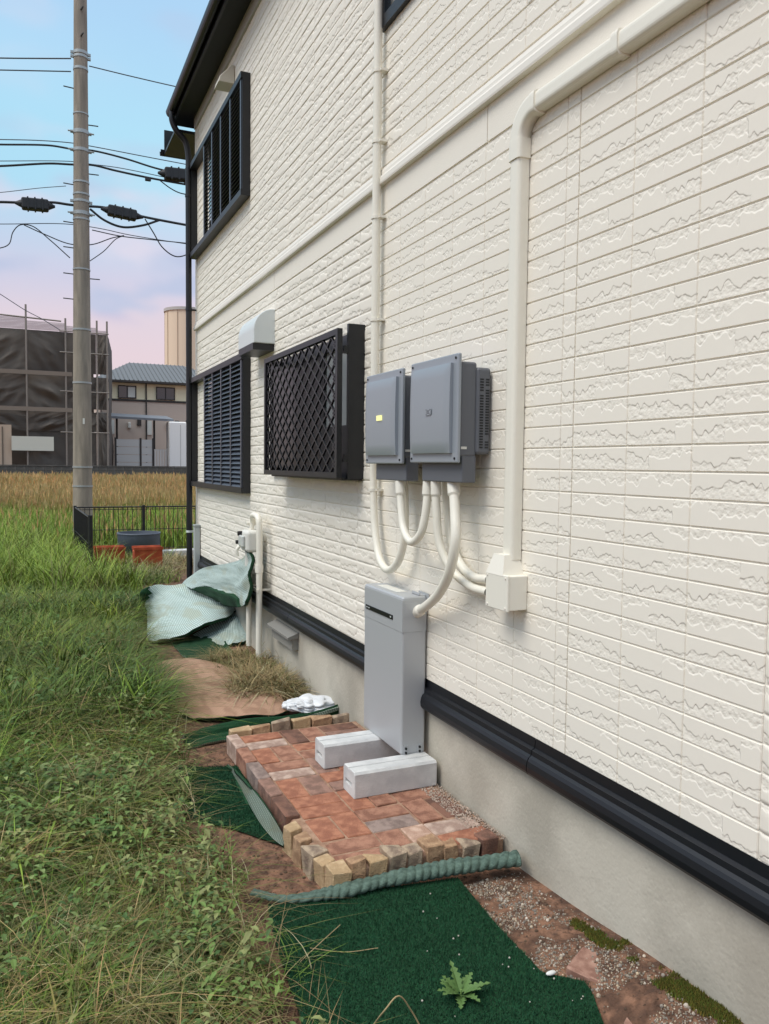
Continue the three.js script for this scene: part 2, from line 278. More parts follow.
// eaves
{
  const ov = 0.2, xo = WALL - ov;
  hp('frieze_board', box(WALL - 0.024, WALL - 0.0, YTOP - 0.12, YTOP - 0.01, ZF, ZN), M.frieze);
  hp('soffit', box(xo, WALL + 0.1, YTOP - 0.01, YTOP + 0.02, ZF - 0.25, ZN), M.soffit);
  hp('fascia', box(xo - 0.02, xo, YTOP - 0.03, YTOP + 0.17, ZF - 0.25, ZN), M.black);
  const a = []; for (let k = 0; k <= 10; k++) { const t = Math.PI + k / 10 * Math.PI; a.push([xo - 0.062 + 0.042 * Math.cos(t), YTOP + 0.06 + 0.06 * Math.sin(t)]); } for (let k = 10; k >= 0; k--) { const t = Math.PI + k / 10 * Math.PI; a.push([xo - 0.062 + 0.037 * Math.cos(t), YTOP + 0.06 + 0.055 * Math.sin(t)]); }
  const gut = hp('gutter', profileZ(a, ZF - 0.1, ZN), M.blackSheen);
  // hip roof: tiles start at the gutter and climb over the house
  const rp = [V(xo - 0.04, YTOP + 0.15, ZF - 0.4), V(9.9, YTOP + 0.15, ZF - 0.4), V(9.9, YTOP + 0.15, ZN + 0.4), V(xo - 0.04, YTOP + 0.15, ZN + 0.4), V(5.6, YTOP + 1.9, ZF + 3.6), V(5.6, YTOP + 1.9, ZN - 3.2)];
  const g = new THREE.BufferGeometry(), q = (...k) => k.flatMap(i => rp[i].toArray());
  g.setAttribute('position', new THREE.Float32BufferAttribute([...q(0, 3, 5), ...q(0, 5, 4), ...q(0, 4, 1), ...q(1, 4, 5), ...q(1, 5, 2), ...q(2, 5, 3), ...q(0, 1, 2), ...q(0, 2, 3)], 3));
  hp('roof', meterUV(g), std({ color: '#2a2c30', roughness: 0.7 }));
  // return of the eave round the far corner
  hp('end_soffit', box(xo - 0.02, 9.7, YTOP - 0.16, YTOP - 0.13, ZF - 0.75, ZF - 0.03), M.black);
  hp('end_gutter', (() => { const sh = a.map(([x, y]) => [x - (xo - 0.062), y - YTOP - 0.06]); const gg = profileZ(sh, 0, 8.2); gg.rotateY(Math.PI / 2); gg.translate(xo - 0.06, YTOP - 0.1, ZF - 0.8); return gg; })(), M.blackSheen);
  hp('end_fascia', box(xo - 0.02, 9.7, YTOP - 0.16, YTOP + 0.12, ZF - 0.77, ZF - 0.75), M.black);
  // downpipe at the corner
  const dx = 1.608, dz = -8.86;
  const dp = hp('downpipe', merge([tube([V(xo - 0.06, YTOP + 0.02, dz), V(xo - 0.06, YTOP - 0.08, dz), V(xo - 0.02, YTOP - 0.17, dz), V(dx - 0.03, YTOP - 0.28, dz), V(dx, YTOP - 0.42, dz), V(dx, YTOP - 0.6, dz)], 0.032, 40, 12), cyl(V(dx, YTOP - 0.55, dz), V(dx, -0.05, dz), 0.032, 0.032, 16)]), M.black);
  for (const y of [0.8, 2.0, 3.2, 4.4]) { const br = mesh('pipe_bracket', merge([cyl(V(dx, y - 0.012, dz), V(dx, y + 0.012, dz), 0.037, 0.037, 16), box(dx, WALL, y - 0.008, y + 0.008, dz - 0.01, dz + 0.01)]), y < 1 ? M.hood : M.black, dp); br.geometry.translate(-HB.x, -HB.y, -HB.z); }
  hp('corner_post', box(WALL - 0.012, WALL + 0.1, 0.5, YTOP - 0.12, ZF - 0.014, ZF + 0.06), M.trim);
}
// louvred sliding shutters
function shutter(y0, y1, zFar, zL, zNear, slats) {
  const xf = WALL - 0.07, g = new THREE.Group(); g.name = 'louvred_shutter'; g.position.set(-0.0, 0, 0); house.add(g);
  g.userData.label = 'black louvred sliding shutter on its rails';
  const P = (n, gg, m = M.black) => { gg.translate(-HB.x, -HB.y, -HB.z); return mesh(n, gg, m, g); };
  P('pane', box(WALL - 0.014, WALL - 0.01, y0 + 0.03, y1 - 0.03, zL - 0.05, zNear - 0.02), M.glass);
  P('rail', box(xf - 0.015, WALL - 0.005, y1 - 0.05, y1, zFar, zNear));
  P('rail', box(xf - 0.015, WALL - 0.005, y0, y0 + 0.05, zFar, zNear));
  P('frame', box(xf, WALL - 0.005, y0 + 0.05, y1 - 0.05, zNear - 0.04, zNear));
  P('frame', box(xf, WALL - 0.005, y0 + 0.05, y1 - 0.05, zFar, zFar + 0.035));
  const w = (zNear - 0.04 - zL) / 4;
  for (let c = 0; c <= 4; c++) P('stile', box(xf - 0.008, xf + 0.03, y0 + 0.05, y1 - 0.05, zL + c * w - 0.018, zL + c * w + 0.018), M.louver);
  const hgt = (y1 - y0 - 0.1) / slats;
  const sg = new THREE.BoxGeometry(0.004, hgt * 1.5, w - 0.036); sg.rotateZ(-0.7);
  for (let c = 0; c < 4; c++) for (let k = 0; k < slats; k++) { const o = mesh('slat', sg, M.louver, g); o.position.set(xf + 0.012 - HB.x, y0 + 0.05 + (k + 0.5) * hgt - HB.y, zL + (c + 0.5) * w - HB.z); }
}
const L = { y0: 1.33, y1: 2.5 };
shutter(1.30, 2.46, -8.86, -8.12, -6.56, 27);
shutter(3.74, 4.72, -8.86, -8.12, -6.58, 24);
// upper window, its lower corner in view
{
  const z0 = -3.88, z1 = -2.2, y0 = 3.76, y1 = 4.9, x = WALL - 0.03;
  const wd = hp('window', box(WALL - 0.012, WALL - 0.006, y0 + 0.05, y1 - 0.05, z0 + 0.05, z1 - 0.05), M.glass);
  const f = merge([box(x, WALL, y0, y0 + 0.06, z0, z1), box(x, WALL, y1 - 0.06, y1, z0, z1), box(x, WALL, y0 + 0.06, y1 - 0.06, z0, z0 + 0.06), box(x, WALL, y0 + 0.06, y1 - 0.06, z1 - 0.06, z1), box(x + 0.005, WALL - 0.004, y0 + 0.06, y1 - 0.06, (z0 + z1) / 2 - 0.03, (z0 + z1) / 2 + 0.03)]);
  f.translate(-HB.x, -HB.y, -HB.z); mesh('window_frame', f, M.black, wd);
}
// window with a diamond lattice grille standing off the wall
{
  const za = -5.56, zb = -4.09, y0 = 1.475, y1 = 2.285, xf = 1.545, zi = -5.86;
  const win = new THREE.Group(); win.name = 'grilled_window'; house.add(win); win.userData.label = 'window behind a black diamond lattice grille';
  const P = (n, g, m = M.black) => { g.translate(-HB.x, -HB.y, -HB.z); return mesh(n, g, m, win); };
  P('pane', box(WALL - 0.03, WALL - 0.026, y0 + 0.05, y1 - 0.06, zi + 0.04, -4.72), std({ color: '#0c0e10', roughness: 0.3 }));
  P('pane', box(WALL - 0.022, WALL - 0.018, y0 + 0.3, y1 - 0.06, -4.66, zb - 0.06), M.frosted);
  P('window_frame', merge([box(WALL - 0.04, WALL - 0.005, y0 + 0.0, y0 + 0.05, zi, zb - 0.02), box(WALL - 0.04, WALL - 0.005, y1 - 0.06, y1, zi, zb - 0.02), box(WALL - 0.04, WALL - 0.005, y0 + 0.05, y1 - 0.06, zi, zi + 0.04), box(WALL - 0.04, WALL - 0.005, y0 + 0.05, y1 - 0.06, -4.73, -4.66), box(WALL - 0.04, WALL - 0.016, y0 + 0.05, y0 + 0.3, -4.66, zb - 0.06)]));
  P('side_panel', box(xf + 0.055, WALL + 0.0, y0 - 0.005, y1 + 0.03, zb - 0.03, zb - 0.005));
  P('top_bracket', box(xf + 0.03, WALL, y1 - 0.13, y1 - 0.09, zb - 0.035, zb - 0.006));
  P('top_bracket', box(xf + 0.03, WALL, y1 - 0.05, y1 - 0.02, za + 0.04, za + 0.07));
  P('bottom_bracket', box(xf + 0.03, WALL, y0 + 0.09, y0 + 0.13, zb - 0.035, zb - 0.006));
  P('bottom_bracket', box(xf + 0.03, WALL, y0 + 0.02, y0 + 0.05, za + 0.04, za + 0.07));
  P('bottom_tray', box(xf + 0.03, WALL, y0 - 0.012, y0 + 0.004, za + 0.05, zb - 0.03));
  const fr = 0.032;
  for (const g of [box(xf - 0.012, xf + 0.018, y0, y0 + fr, za, zb), box(xf - 0.012, xf + 0.018, y1 - fr, y1, za, zb), box(xf - 0.012, xf + 0.018, y0 + fr, y1 - fr, za, za + fr), box(xf - 0.012, xf + 0.018, y0 + fr, y1 - fr, zb - fr, zb)]) P('grille_frame', g);
  // lattice: pairs of zigzag uprights meeting every 0.095 m
  const n = 21, w = (zb - za - 2 * fr) / n, hN = 8, hh = (y1 - y0 - 2 * fr) / hN;
  const zig = s => { const parts = []; for (let k = 0; k < hN * 2; k++) { const a = V(0, k * hh / 2, (k % 2 ? s : -s) * w * 0.5), b = V(0, (k + 1) * hh / 2, (k % 2 ? -s : s) * w * 0.5); const d = b.clone().sub(a), g = new THREE.BoxGeometry(0.012, d.length() + 0.004, 0.009); g.rotateX(Math.atan2(d.z, d.y)); g.translate((a.x + b.x) / 2, (a.y + b.y) / 2, (a.z + b.z) / 2); parts.push(g); } return merge(parts); };
  const zg = [zig(1), zig(-1)];
  for (let k = 0; k <= n; k++) { const o = mesh('lattice_bar', zg[k % 2], M.black, win); o.position.set(xf + 0.004 - HB.x, y0 + fr - HB.y, za + fr + k * w - HB.z); if (k === 0 || k === n) o.position.z += k ? -w * 0.45 : w * 0.45; }
}
// range hood outlet: quarter round metal cowl
{
  const z0 = -6.32, z1 = -5.86, yb = 2.45, r = 0.155, sh = new THREE.Shape(); sh.moveTo(0, 0); sh.lineTo(-r, 0); sh.lineTo(-r, 0.09); sh.absarc(0, 0.09, r, Math.PI, Math.PI / 2, true); sh.lineTo(0, 0);
  const g = new THREE.ExtrudeGeometry(sh, { depth: z1 - z0, bevelEnabled: true, bevelSize: 0.006, bevelThickness: 0.006, bevelSegments: 2, curveSegments: 14 }); g.translate(WALL - 0.004, yb, z0);
  const ho = hp('vent_hood', g, M.hood);
  const lip = box(WALL - r - 0.012, WALL - 0.004, yb - 0.055, yb - 0.004, z0 + 0.01, z1 - 0.01); lip.translate(-HB.x, -HB.y, -HB.z); mesh('filter_box', lip, M.black, ho);
  const g2 = (() => { const s = new THREE.Shape(); s.moveTo(0, 0); s.lineTo(-0.13, 0); s.lineTo(-0.12, 0.04); s.lineTo(-0.02, 0.15); s.lineTo(0, 0.15); const e = new THREE.ExtrudeGeometry(s, { depth: 0.18, bevelEnabled: true, bevelSize: 0.004, bevelThickness: 0.004, bevelSegments: 1 }); e.translate(WALL - 0.012, 4.86, -7.3); return e; })();
  hp('vent_cap', g2, std({ color: '#cfcabb', roughness: 0.5 }));
}
// foundation vent box
{
  const p0 = onX(275, 622), p1 = onX(301, 640);
  const z0 = -5.8, z1 = -5.3;
  const vb = hp('crawl_space_vent', box(WALL - 0.035, WALL + 0.012, 0.25, 0.345, z0, z1), std({ color: '#8d8b84', roughness: 0.7 }));
  const lid = profileZ([[WALL + 0.01, 0.375], [WALL - 0.07, 0.345], [WALL - 0.07, 0.33], [WALL + 0.01, 0.336]], z0 - 0.02, z1 + 0.02); lid.translate(-HB.x, -HB.y, -HB.z); mesh('vent_lid', lid, std({ color: '#807e78', roughness: 0.7 }), vb);
}

// ================================================================== EQUIPMENT ON THE WALL
// power conditioners
function inverter(name, label, zf, zn, y0, y1, opts) {
  const t = thing(name, label, 'inverter', [WALL, y0, (zf + zn) / 2], 'grey inverters on the wall'), cz = (zf + zn) / 2;
  const P = (n, g, m, par = t) => { g.translate(-WALL, -y0, -cz); return mesh(n, g, m, par); };
  const xf = 1.535;
  P('flange', rbox(xf, xf + 0.016, y0, y1, zf, zn, 0.006), M.invFront);
  // door, bowed outwards
  const dw = zn - zf - 0.07, dh = y1 - y0 - 0.075, door = new THREE.BoxGeometry(0.02, dh, dw, 1, 14, 14), p = door.attributes.position;
  for (let i = 0; i < p.count; i++) { if (p.getX(i) < 0) { const u = p.getY(i) / dh * 2, v = p.getZ(i) / dw * 2; const e = Math.max(Math.abs(u), Math.abs(v)); p.setX(i, p.getX(i) - 0.004 * (1 - u * u) + (e > 0.99 ? 0.006 : 0)); } }
  door.computeVertexNormals(); door.translate(xf - 0.008, (y0 + y1) / 2 + 0.002, cz - 0.006); const dm = P('door', door, M.invFront);
  P('body', rbox(xf + 0.014, 1.628, y0 + 0.025, y1 - 0.03, zf + 0.014, zn - 0.012, 0.012, 3), M.invBody);
  const bk = P('cooling_section', rbox(1.622, WALL - 0.012, y0 + 0.035, y1 - 0.05, zf + 0.01, zn - 0.004, 0.014, 3), M.invBody);
  const slot = []; // vent slots cut as dark recess plates down the side
  const n = 26, yy = y0 + 0.06, st = (y1 - y0 - 0.15) / n;
  for (let c = 0; c < 2; c++) for (let k = 0; k < n; k++) { if ((c === 1 && (k === 3 || k === 4 || k === 22)) || (c === 0 && k === 20)) continue; slot.push(box(1.636 + c * 0.026, 1.652 + c * 0.026, yy + k * st, yy + k * st + st * 0.55, zn - 0.006, zn - 0.0025)); }
  const sg = merge(slot); sg.translate(-WALL, -y0, -cz); mesh('vent_slots', sg, M.invDark, bk);
  P('terminal_box', rbox(xf + 0.03, 1.63, y0 - 0.078, y0 + 0.03, zf + 0.06, zn - 0.015, 0.005), M.invBody);
  for (const [a, b] of [[0.018, 0.02], [0.018, -0.02], [-0.018, 0.02], [-0.018, -0.02]]) { const s = new THREE.CylinderGeometry(0.005, 0.005, 0.005, 10); s.rotateZ(Math.PI / 2); s.translate(xf - 0.001, a > 0 ? y0 + a : y1 + a, b > 0 ? zf + b : zn + b); P('screw', s, M.invDark); }
  P('side_label', box(1.558, 1.583, y0 + 0.055, y0 + 0.065, zn - 0.0125, zn - 0.0095), M.label);
  return { t, P, xf, cz };
}
const zAt = (px, py, x) => onX(px, py, x).z;
const rzn = zAt(458, 400, 1.535), rzf = zAt(410.5, 410, 1.535);
const lzn = zAt(402, 420, 1.535), lzf = zAt(366, 430, 1.535);
const ry1 = onX(460, 352, 1.535).y, ry0 = onX(457, 463, 1.535).y;
console.log('inverters', rzf, rzn, lzf, lzn, ry0, ry1);
const inv1 = inverter('solar_inverter', 'grey wall inverter with a logo on its door, beside the cream duct', rzf, rzn, ry0, ry1);
const inv2 = inverter('solar_inverter', 'grey wall inverter with a lit yellow display, beside the lattice grille', lzf, lzn, ry0 - 0.005, ry1 - 0.005);
{ // flat logo, printed
  const cv = document.createElement('canvas'); cv.width = 128; cv.height = 64; const c = cv.getContext('2d'); c.fillStyle = '#989fa6'; c.fillRect(0, 0, 128, 64); c.fillStyle = '#23262b'; c.font = 'bold 54px sans-serif'; c.textAlign = 'center'; c.textBaseline = 'middle'; c.fillText('DC', 64, 34); c.fillRect(8, 6, 22, 6); c.fillRect(98, 6, 22, 6); c.fillRect(8, 54, 22, 5); c.fillRect(98, 54, 22, 5);
  const t = new THREE.CanvasTexture(cv); t.colorSpace = THREE.SRGBColorSpace;
  const g = new THREE.PlaneGeometry(0.05, 0.026); g.rotateY(-Math.PI / 2); const q = onX(427, 412, 1.505); g.translate(1.5095, q.y, q.z); inv1.P('logo', g, std({ map: t, roughness: 0.4, metalness: 0.3 }));
  const q2 = onX(378, 418, 1.505); inv2.P('display', box(1.508, 1.5135, q2.y - 0.012, q2.y + 0.012, q2.z - 0.028, q2.z + 0.028), new THREE.MeshStandardMaterial({ color: '#6a6a45', emissive: '#f2eea0', emissiveIntensity: 0.75, roughness: 0.4 }));
}
// junction box and flat duct
{
  const jz1 = -2.48, jz0 = -2.635, jx = 1.605;
  const j = thing('junction_box', 'square cream junction box at the foot of the wall duct', 'junction box', [WALL, 1.015, (jz0 + jz1) / 2]);
  const P = (n, g, m = M.cream) => { g.translate(-WALL, -1.015, -(jz0 + jz1) / 2); return mesh(n, g, m, j); };
  P('box', rbox(jx + 0.008, WALL - 0.005, 1.015, 1.145, jz0, jz1 - 0.006, 0.005)); P('lid', rbox(jx, jx + 0.01, 1.012, 1.148, jz0 - 0.003, jz1 - 0.003, 0.004));
  P('duct_collar', (() => { const g = new THREE.CylinderGeometry(0.052, 0.085, 0.075, 4, 1); g.rotateY(Math.PI / 4); g.scale(0.85, 1, 1.0); g.translate(1.655, 1.18, -2.575); return meterUV(g); })());
  for (const [a, b] of [[0.012, 0.012], [0.012, -0.012], [-0.012, 0.012], [-0.012, -0.012]]) { const s = new THREE.CylinderGeometry(0.004, 0.004, 0.004, 8); s.rotateZ(Math.PI / 2); s.translate(jx - 0.001, a > 0 ? 1.012 + a : 1.148 + a, b > 0 ? jz0 + b : jz1 + b - 0.006); P('screw', s, M.trim); }
  const d = thing('cable_duct', 'flat cream cable duct rising up the wall and turning under the belt course', 'duct', [WALL, 1.2, -2.56]);
  const Q = (n, g, m = M.creamPipe) => { g.translate(-WALL, -1.2, 2.56); return mesh(n, g, m, d); };
  const dz0 = -2.605, dz1 = -2.525, dt = 0.046, yh = 2.84;
  const prof = (w, t) => { const s = new THREE.Shape(), r = 0.02; s.moveTo(-w / 2, 0); s.lineTo(-w / 2, -t + r); s.quadraticCurveTo(-w / 2, -t, -w / 2 + r, -t); s.lineTo(w / 2 - r, -t); s.quadraticCurveTo(w / 2, -t, w / 2, -t + r); s.lineTo(w / 2, 0); s.closePath(); return s; };
  const zc = -2.562, w = 0.066;
  const run = (len, ww = w, tt = dt) => new THREE.ExtrudeGeometry(prof(ww, tt), { depth: len, bevelEnabled: false, curveSegments: 5 });
  // profile x = width, y = -out, z = along. upright run: width along z, out along -x, along y
  const up = new THREE.Matrix4().makeBasis(V(0, 0, 1), V(1, 0, 0), V(0, 1, 0));
  const g1 = run(yh - 0.1 - 1.2); g1.applyMatrix4(up); g1.translate(WALL - 0.008, 1.2, zc); Q('upright_run', g1);
  const al = new THREE.Matrix4().makeBasis(V(0, -1, 0), V(1, 0, 0), V(0, 0, 1));
  const g2 = run(3.2); g2.applyMatrix4(al); g2.translate(WALL - 0.008, yh, zc + 0.09); Q('level_run', g2);
  // elbow
  const el = (() => { const n = 10, R = 0.1, pos = [], pr = prof(w + 0.01, dt + 0.005).getPoints(5), ix = []; for (let k = 0; k <= n; k++) { const a = k / n * Math.PI / 2; for (const q of pr) { const rr = R + (-q.x); /* inner side toward the turn */ pos.push(WALL - 0.006 + q.y, yh - R + Math.sin(a) * rr, zc + R - Math.cos(a) * rr); } } const m = pr.length; for (let k = 0; k < n; k++) for (let i = 0; i < m - 1; i++) { const a = k * m + i; ix.push(a, a + 1, a + m, a + 1, a + m + 1, a + m); } const g = new THREE.BufferGeometry(); g.setAttribute('position', new THREE.Float32BufferAttribute(pos, 3)); g.setIndex(ix); g.computeVertexNormals(); return g; })();
  Q('elbow', el);
  const c1 = run(0.07, w + 0.012, dt + 0.006); c1.applyMatrix4(up); c1.translate(WALL - 0.007, yh - 0.165, zc); Q('coupling', c1);
  const c2 = run(0.03, w + 0.012, dt + 0.006); c2.applyMatrix4(al); c2.translate(WALL - 0.007, yh, zc + 0.095); Q('coupling', c2);
  const c3 = run(0.03, w + 0.012, dt + 0.006); c3.applyMatrix4(al); c3.translate(WALL - 0.007, yh, -2.03); Q('coupling', c3);
}
// thin upright conduit
{
  const xc = WALL - 0.045, zc = onX(376, 250, WALL - 0.045).z;
  const t = thing('upright_conduit', 'thin cream conduit pipe strapped up the wall and looping under the inverters', 'conduit', [xc, 1.0, zc]);
  const P = (n, g, m = M.creamPipe) => { g.translate(-xc, -1.0, -zc); return mesh(n, g, m, t); };
  const A = (px, py, x) => onX(px, py, x);
  P('pipe', merge([cyl(V(xc, 1.6, zc), V(xc, 5.2, zc), 0.022, 0.022, 14), tube([V(xc, 1.6, zc), A(373.5, 478, xc), A(375, 530, 1.645), A(380, 560, 1.635), A(388, 570, 1.63), A(398, 562, 1.625), A(404, 540, 1.625), A(405, 512, 1.63), A(404, 480, 1.635)], 0.019, 60, 12)]));
  for (const y of [1.42, 2.3, 2.82, 3.2, 3.55, 4.3]) P('strap', merge([cyl(V(xc, y - 0.008, zc), V(xc, y + 0.008, zc), 0.027, 0.027, 14), box(xc, WALL, y - 0.006, y + 0.006, zc - 0.006, zc + 0.04)]), M.cream);
}
// flexible conduits
{
  const hose = (label, pts, r, sockets) => {
    const p0 = pts[0]; const t = thing('flexible_conduit', label, 'conduit', [p0.x, p0.y, p0.z]);
    const P = (n, g, m = M.creamPipe) => { g.translate(-p0.x, -p0.y, -p0.z); return mesh(n, g, m, t); };
    P('hose', tube(pts, r, 64, 12));
    for (const [i, j] of sockets) { const a = pts[i], d = pts[j].clone().sub(a).normalize(); P('socket', merge([cyl(a.clone().addScaledVector(d, -0.012), a.clone().addScaledVector(d, 0.045), r * 1.28, r * 1.28, 16), cyl(a.clone().addScaledVector(d, 0.045), a.clone().addScaledVector(d, 0.055), r * 1.28, r, 16)]), M.cream); }
  };
  const A = (px, py, x) => onX(px, py, x);
  hose('cream conduit hose hanging in a loop from one inverter to the other', [A(400, 484, 1.585), A(401, 505, 1.58), A(404, 530, 1.57), A(412, 542, 1.565), A(421, 533, 1.57), A(426, 510, 1.58), A(428, 484, 1.59)], 0.018, [[0, 1], [6, 5]]);
  hose('cream conduit hose curving from the inverter to the lower inlet of the junction box', [A(436, 484, 1.59), A(436.5, 510, 1.59), A(440, 545, 1.6), A(452, 570, 1.625), A(470, 586, 1.65), A(488, 592, 1.655)], 0.018, [[0, 1]]);
  hose('cream conduit hose curving behind to the upper inlet of the junction box', [A(446, 470, 1.66), A(447, 510, 1.66), A(452, 545, 1.66), A(462, 566, 1.66), A(474, 577, 1.66), A(489, 579.5, 1.66)], 0.018, []);
  hose('thick cream conduit hose dropping from the inverter to the side of the battery cabinet', [A(453.5, 484, 1.6), A(455, 510, 1.585), A(455.5, 540, 1.57), A(450, 570, 1.575), A(440, 592, 1.6), A(430, 603, 1.62), V(1.64, 0.87, -3.295)], 0.021, [[0, 1], [6, 5]]);
}

// ================================================================== BATTERY ON ITS BLOCKS
const YBL = 0.203, bzn = -3.29;
const blkMat = M.concrete;
const ev = new Evaluator(); ev.useGroups = false; ev.attributes = ['position', 'normal'];
function block(label, x0, zc, turn) {
  const len = 0.405, w = 0.132, h = 0.112;
  const sh = new THREE.Shape(); const b = 0.004;
  [[-w / 2 + b, 0], [w / 2 - b, 0], [w / 2, b], [w / 2, h - 0.008], [w / 2 - 0.008, h], [0.012, h], [0.008, h - 0.006], [0.0, h - 0.006], [-0.004, h], [-w / 2 + 0.008, h], [-w / 2, h - 0.008], [-w / 2, b]].forEach((q, i) => i ? sh.lineTo(...q) : sh.moveTo(...q));
  let g = new THREE.ExtrudeGeometry(sh, { depth: len - 0.008, bevelEnabled: true, bevelSize: 0.003, bevelThickness: 0.004, bevelSegments: 2 }); g.translate(0, 0, 0.004); g.deleteAttribute('uv'); g = mergeVertices(g); g.computeVertexNormals();
  const cut = new THREE.BoxGeometry(0.075, 0.02, 0.04); cut.translate(0.005, 0.05, 0); cut.deleteAttribute('uv');
  const A = new Brush(g), B = new Brush(cut); A.updateMatrixWorld(); B.updateMatrixWorld();
  let r = ev.evaluate(A, B, SUBTRACTION).geometry; r = r.clone(); r.rotateY(Math.PI / 2); r = meterUV(r, 1);
  const o = tag(mesh('concrete_block', r, blkMat), label, 'concrete block', 'blocks carrying the battery'); o.position.set(x0, YBL - h, zc); o.rotation.y = turn; return o;
}
block('pale grooved concrete block under the conduit end of the battery cabinet', 1.283, -3.235, 0.0);
block('pale grooved concrete block under the battery cabinet, on the plastic bag side', 1.278, -3.612, 0.0);
{
  const x0 = 1.562, x1 = 1.688, z1 = bzn, z0 = zAt(363, 735, 1.562), y0 = YBL, y1 = 0.945;
  console.log('battery', z0, z1);
  const t = thing('battery_cabinet', 'tall slim grey storage battery cabinet standing on two concrete blocks', 'battery', [(x0 + x1) / 2, y0, (z0 + z1) / 2]);
  const c = t.position; const P = (n, g, m = M.battery, par = t) => { g.translate(-c.x, -c.y, -c.z); return mesh(n, g, m, par); };
  const ys = y1 - 0.165;
  P('lower_cover', rbox(x0, x1, y0, y1, z0, z1, 0.012, 3));
  P('upper_cover', rbox(x0 - 0.0016, x1 - 0.002, ys, y1 - 0.014, z0 + 0.006, z1 + 0.0012, 0.0012, 1));
  P('indicator_strip', rbox(x0 - 0.0055, x0 - 0.002, y1 - 0.122, y1 - 0.1, z0 + 0.03, z1 - 0.1, 0.0015, 1), M.batteryDark);
  for (const z of [z0 + 0.05, z0 + 0.075, z1 - 0.12]) P('indicator', box(x0 - 0.0062, x0 - 0.005, y1 - 0.114, y1 - 0.108, z - 0.006, z + 0.006), M.hood);
  P('wall_bracket', merge([box(x1 - 0.035, WALL - 0.004, y1 - 0.004, y1 + 0.002, z1 - 0.09, z1 - 0.01), box(x1 - 0.035, x1 - 0.031, y1 - 0.002, y1 + 0.014, z1 - 0.09, z1 - 0.01), box(WALL - 0.012, WALL - 0.0095, y1 - 0.05, y1 + 0.012, z1 - 0.09, z1 + 0.015)]));
  P('warning_label', box(x0 + 0.035, x0 + 0.09, y1 + 0.0005, y1 + 0.0015, z0 + 0.08, z1 - 0.14), M.label);
  P('access_panel', box(x0 + 0.012, x1 - 0.004, y1 - 0.095, y1 - 0.03, z1 + 0.0005, z1 + 0.0025));
  for (const x of [x0 + 0.025, x1 - 0.03]) P('foot_bracket', merge([box(x - 0.012, x + 0.012, y0 + 0.002, y0 + 0.045, z1 + 0.0002, z1 + 0.0035)])), P('bolt', merge([0.012, 0.032].map(dy => { const s = new THREE.CylinderGeometry(0.006, 0.006, 0.008, 8); s.rotateX(Math.PI / 2); s.translate(x, y0 + dy, z1 + 0.004); return s; })), M.batteryDark);
}

// ================================================================== METER AND PIPES
{
  const zc = -5.96, xc = 1.6;
  const t = thing('meter_riser', 'white meter on two cream riser pipes against the siding', 'meter', [xc, 0, zc]);
  const P = (n, g, m = M.creamPipe) => { g.translate(-xc, 0, -zc); return mesh(n, g, m, t); };
  P('pipe', tube([V(1.6, 0.0, -5.93), V(1.6, 0.5, -5.93), V(1.6, 1.08, -5.93), V(1.6, 1.13, -5.95), V(1.6, 1.15, -6.02), V(1.6, 1.14, -6.12), V(1.61, 1.1, -6.16)], 0.024, 50, 14));
  P('pipe', tube([V(1.59, 0.1, -6.2), V(1.59, 0.75, -6.2)], 0.021, 2, 14));
  P('meter_body', rbox(1.53, 1.66, 0.86, 1.03, -6.24, -6.04, 0.03, 4), M.label);
  P('meter_dial', rbox(1.505, 1.53, 0.9, 0.99, -6.21, -6.08, 0.012, 3), std({ color: '#c9ccc8', roughness: 0.35 }));
  P('valve', merge([cyl(V(1.6, 1.02, -6.17), V(1.61, 1.13, -6.17), 0.022), cyl(V(1.56, 1.08, -6.17), V(1.66, 1.08, -6.17), 0.014)]), M.cream);
  P('union', cyl(V(1.6, 0.72, -5.93), V(1.6, 0.78, -5.93), 0.031, 0.031, 14), M.cream);
  P('union', cyl(V(1.59, 0.74, -6.2), V(1.59, 0.88, -6.2), 0.033, 0.028, 14), M.label);
  P('bracket', merge([box(1.6, WALL, 0.575, 0.59, -5.96, -5.945), box(1.59, WALL, 0.575, 0.59, -6.22, -6.205), box(1.575, 1.59, 0.57, 0.595, -6.24, -5.9)]), M.cream);
  P('black_cap', merge([cyl(V(1.5, 1.0, -6.2), V(1.54, 1.0, -6.2), 0.018), cyl(V(1.49, 0.93, -6.22), V(1.54, 0.93, -6.22), 0.016)]), M.black);
  P('tap', merge([tube([V(1.69, 0.86, -6.55), V(1.62, 0.87, -6.55), V(1.58, 0.84, -6.55), V(1.58, 0.78, -6.55)], 0.015, 16, 8), cyl(V(1.63, 0.87, -6.55), V(1.63, 0.93, -6.55), 0.01), cyl(V(1.63, 0.93, -6.59), V(1.63, 0.93, -6.51), 0.01)]), M.cream);
}
{ // grey post beside the downpipe
  const p = onX(196, 560, 1.66);
  const t = thing('grey_standpipe', 'short pale grey square standpipe at the house corner beside the black downpipe', 'standpipe', [1.66, 0, -8.72]);
  mesh('post', rbox(-0.03, 0.03, 0, 0.86, -0.04, 0.04, 0.006), std({ color: '#aeb3b1', roughness: 0.5 }), t); mesh('cap', rbox(-0.036, 0.036, 0.86, 0.885, -0.046, 0.046, 0.006), std({ color: '#9da3a1', roughness: 0.5 }), t);
}

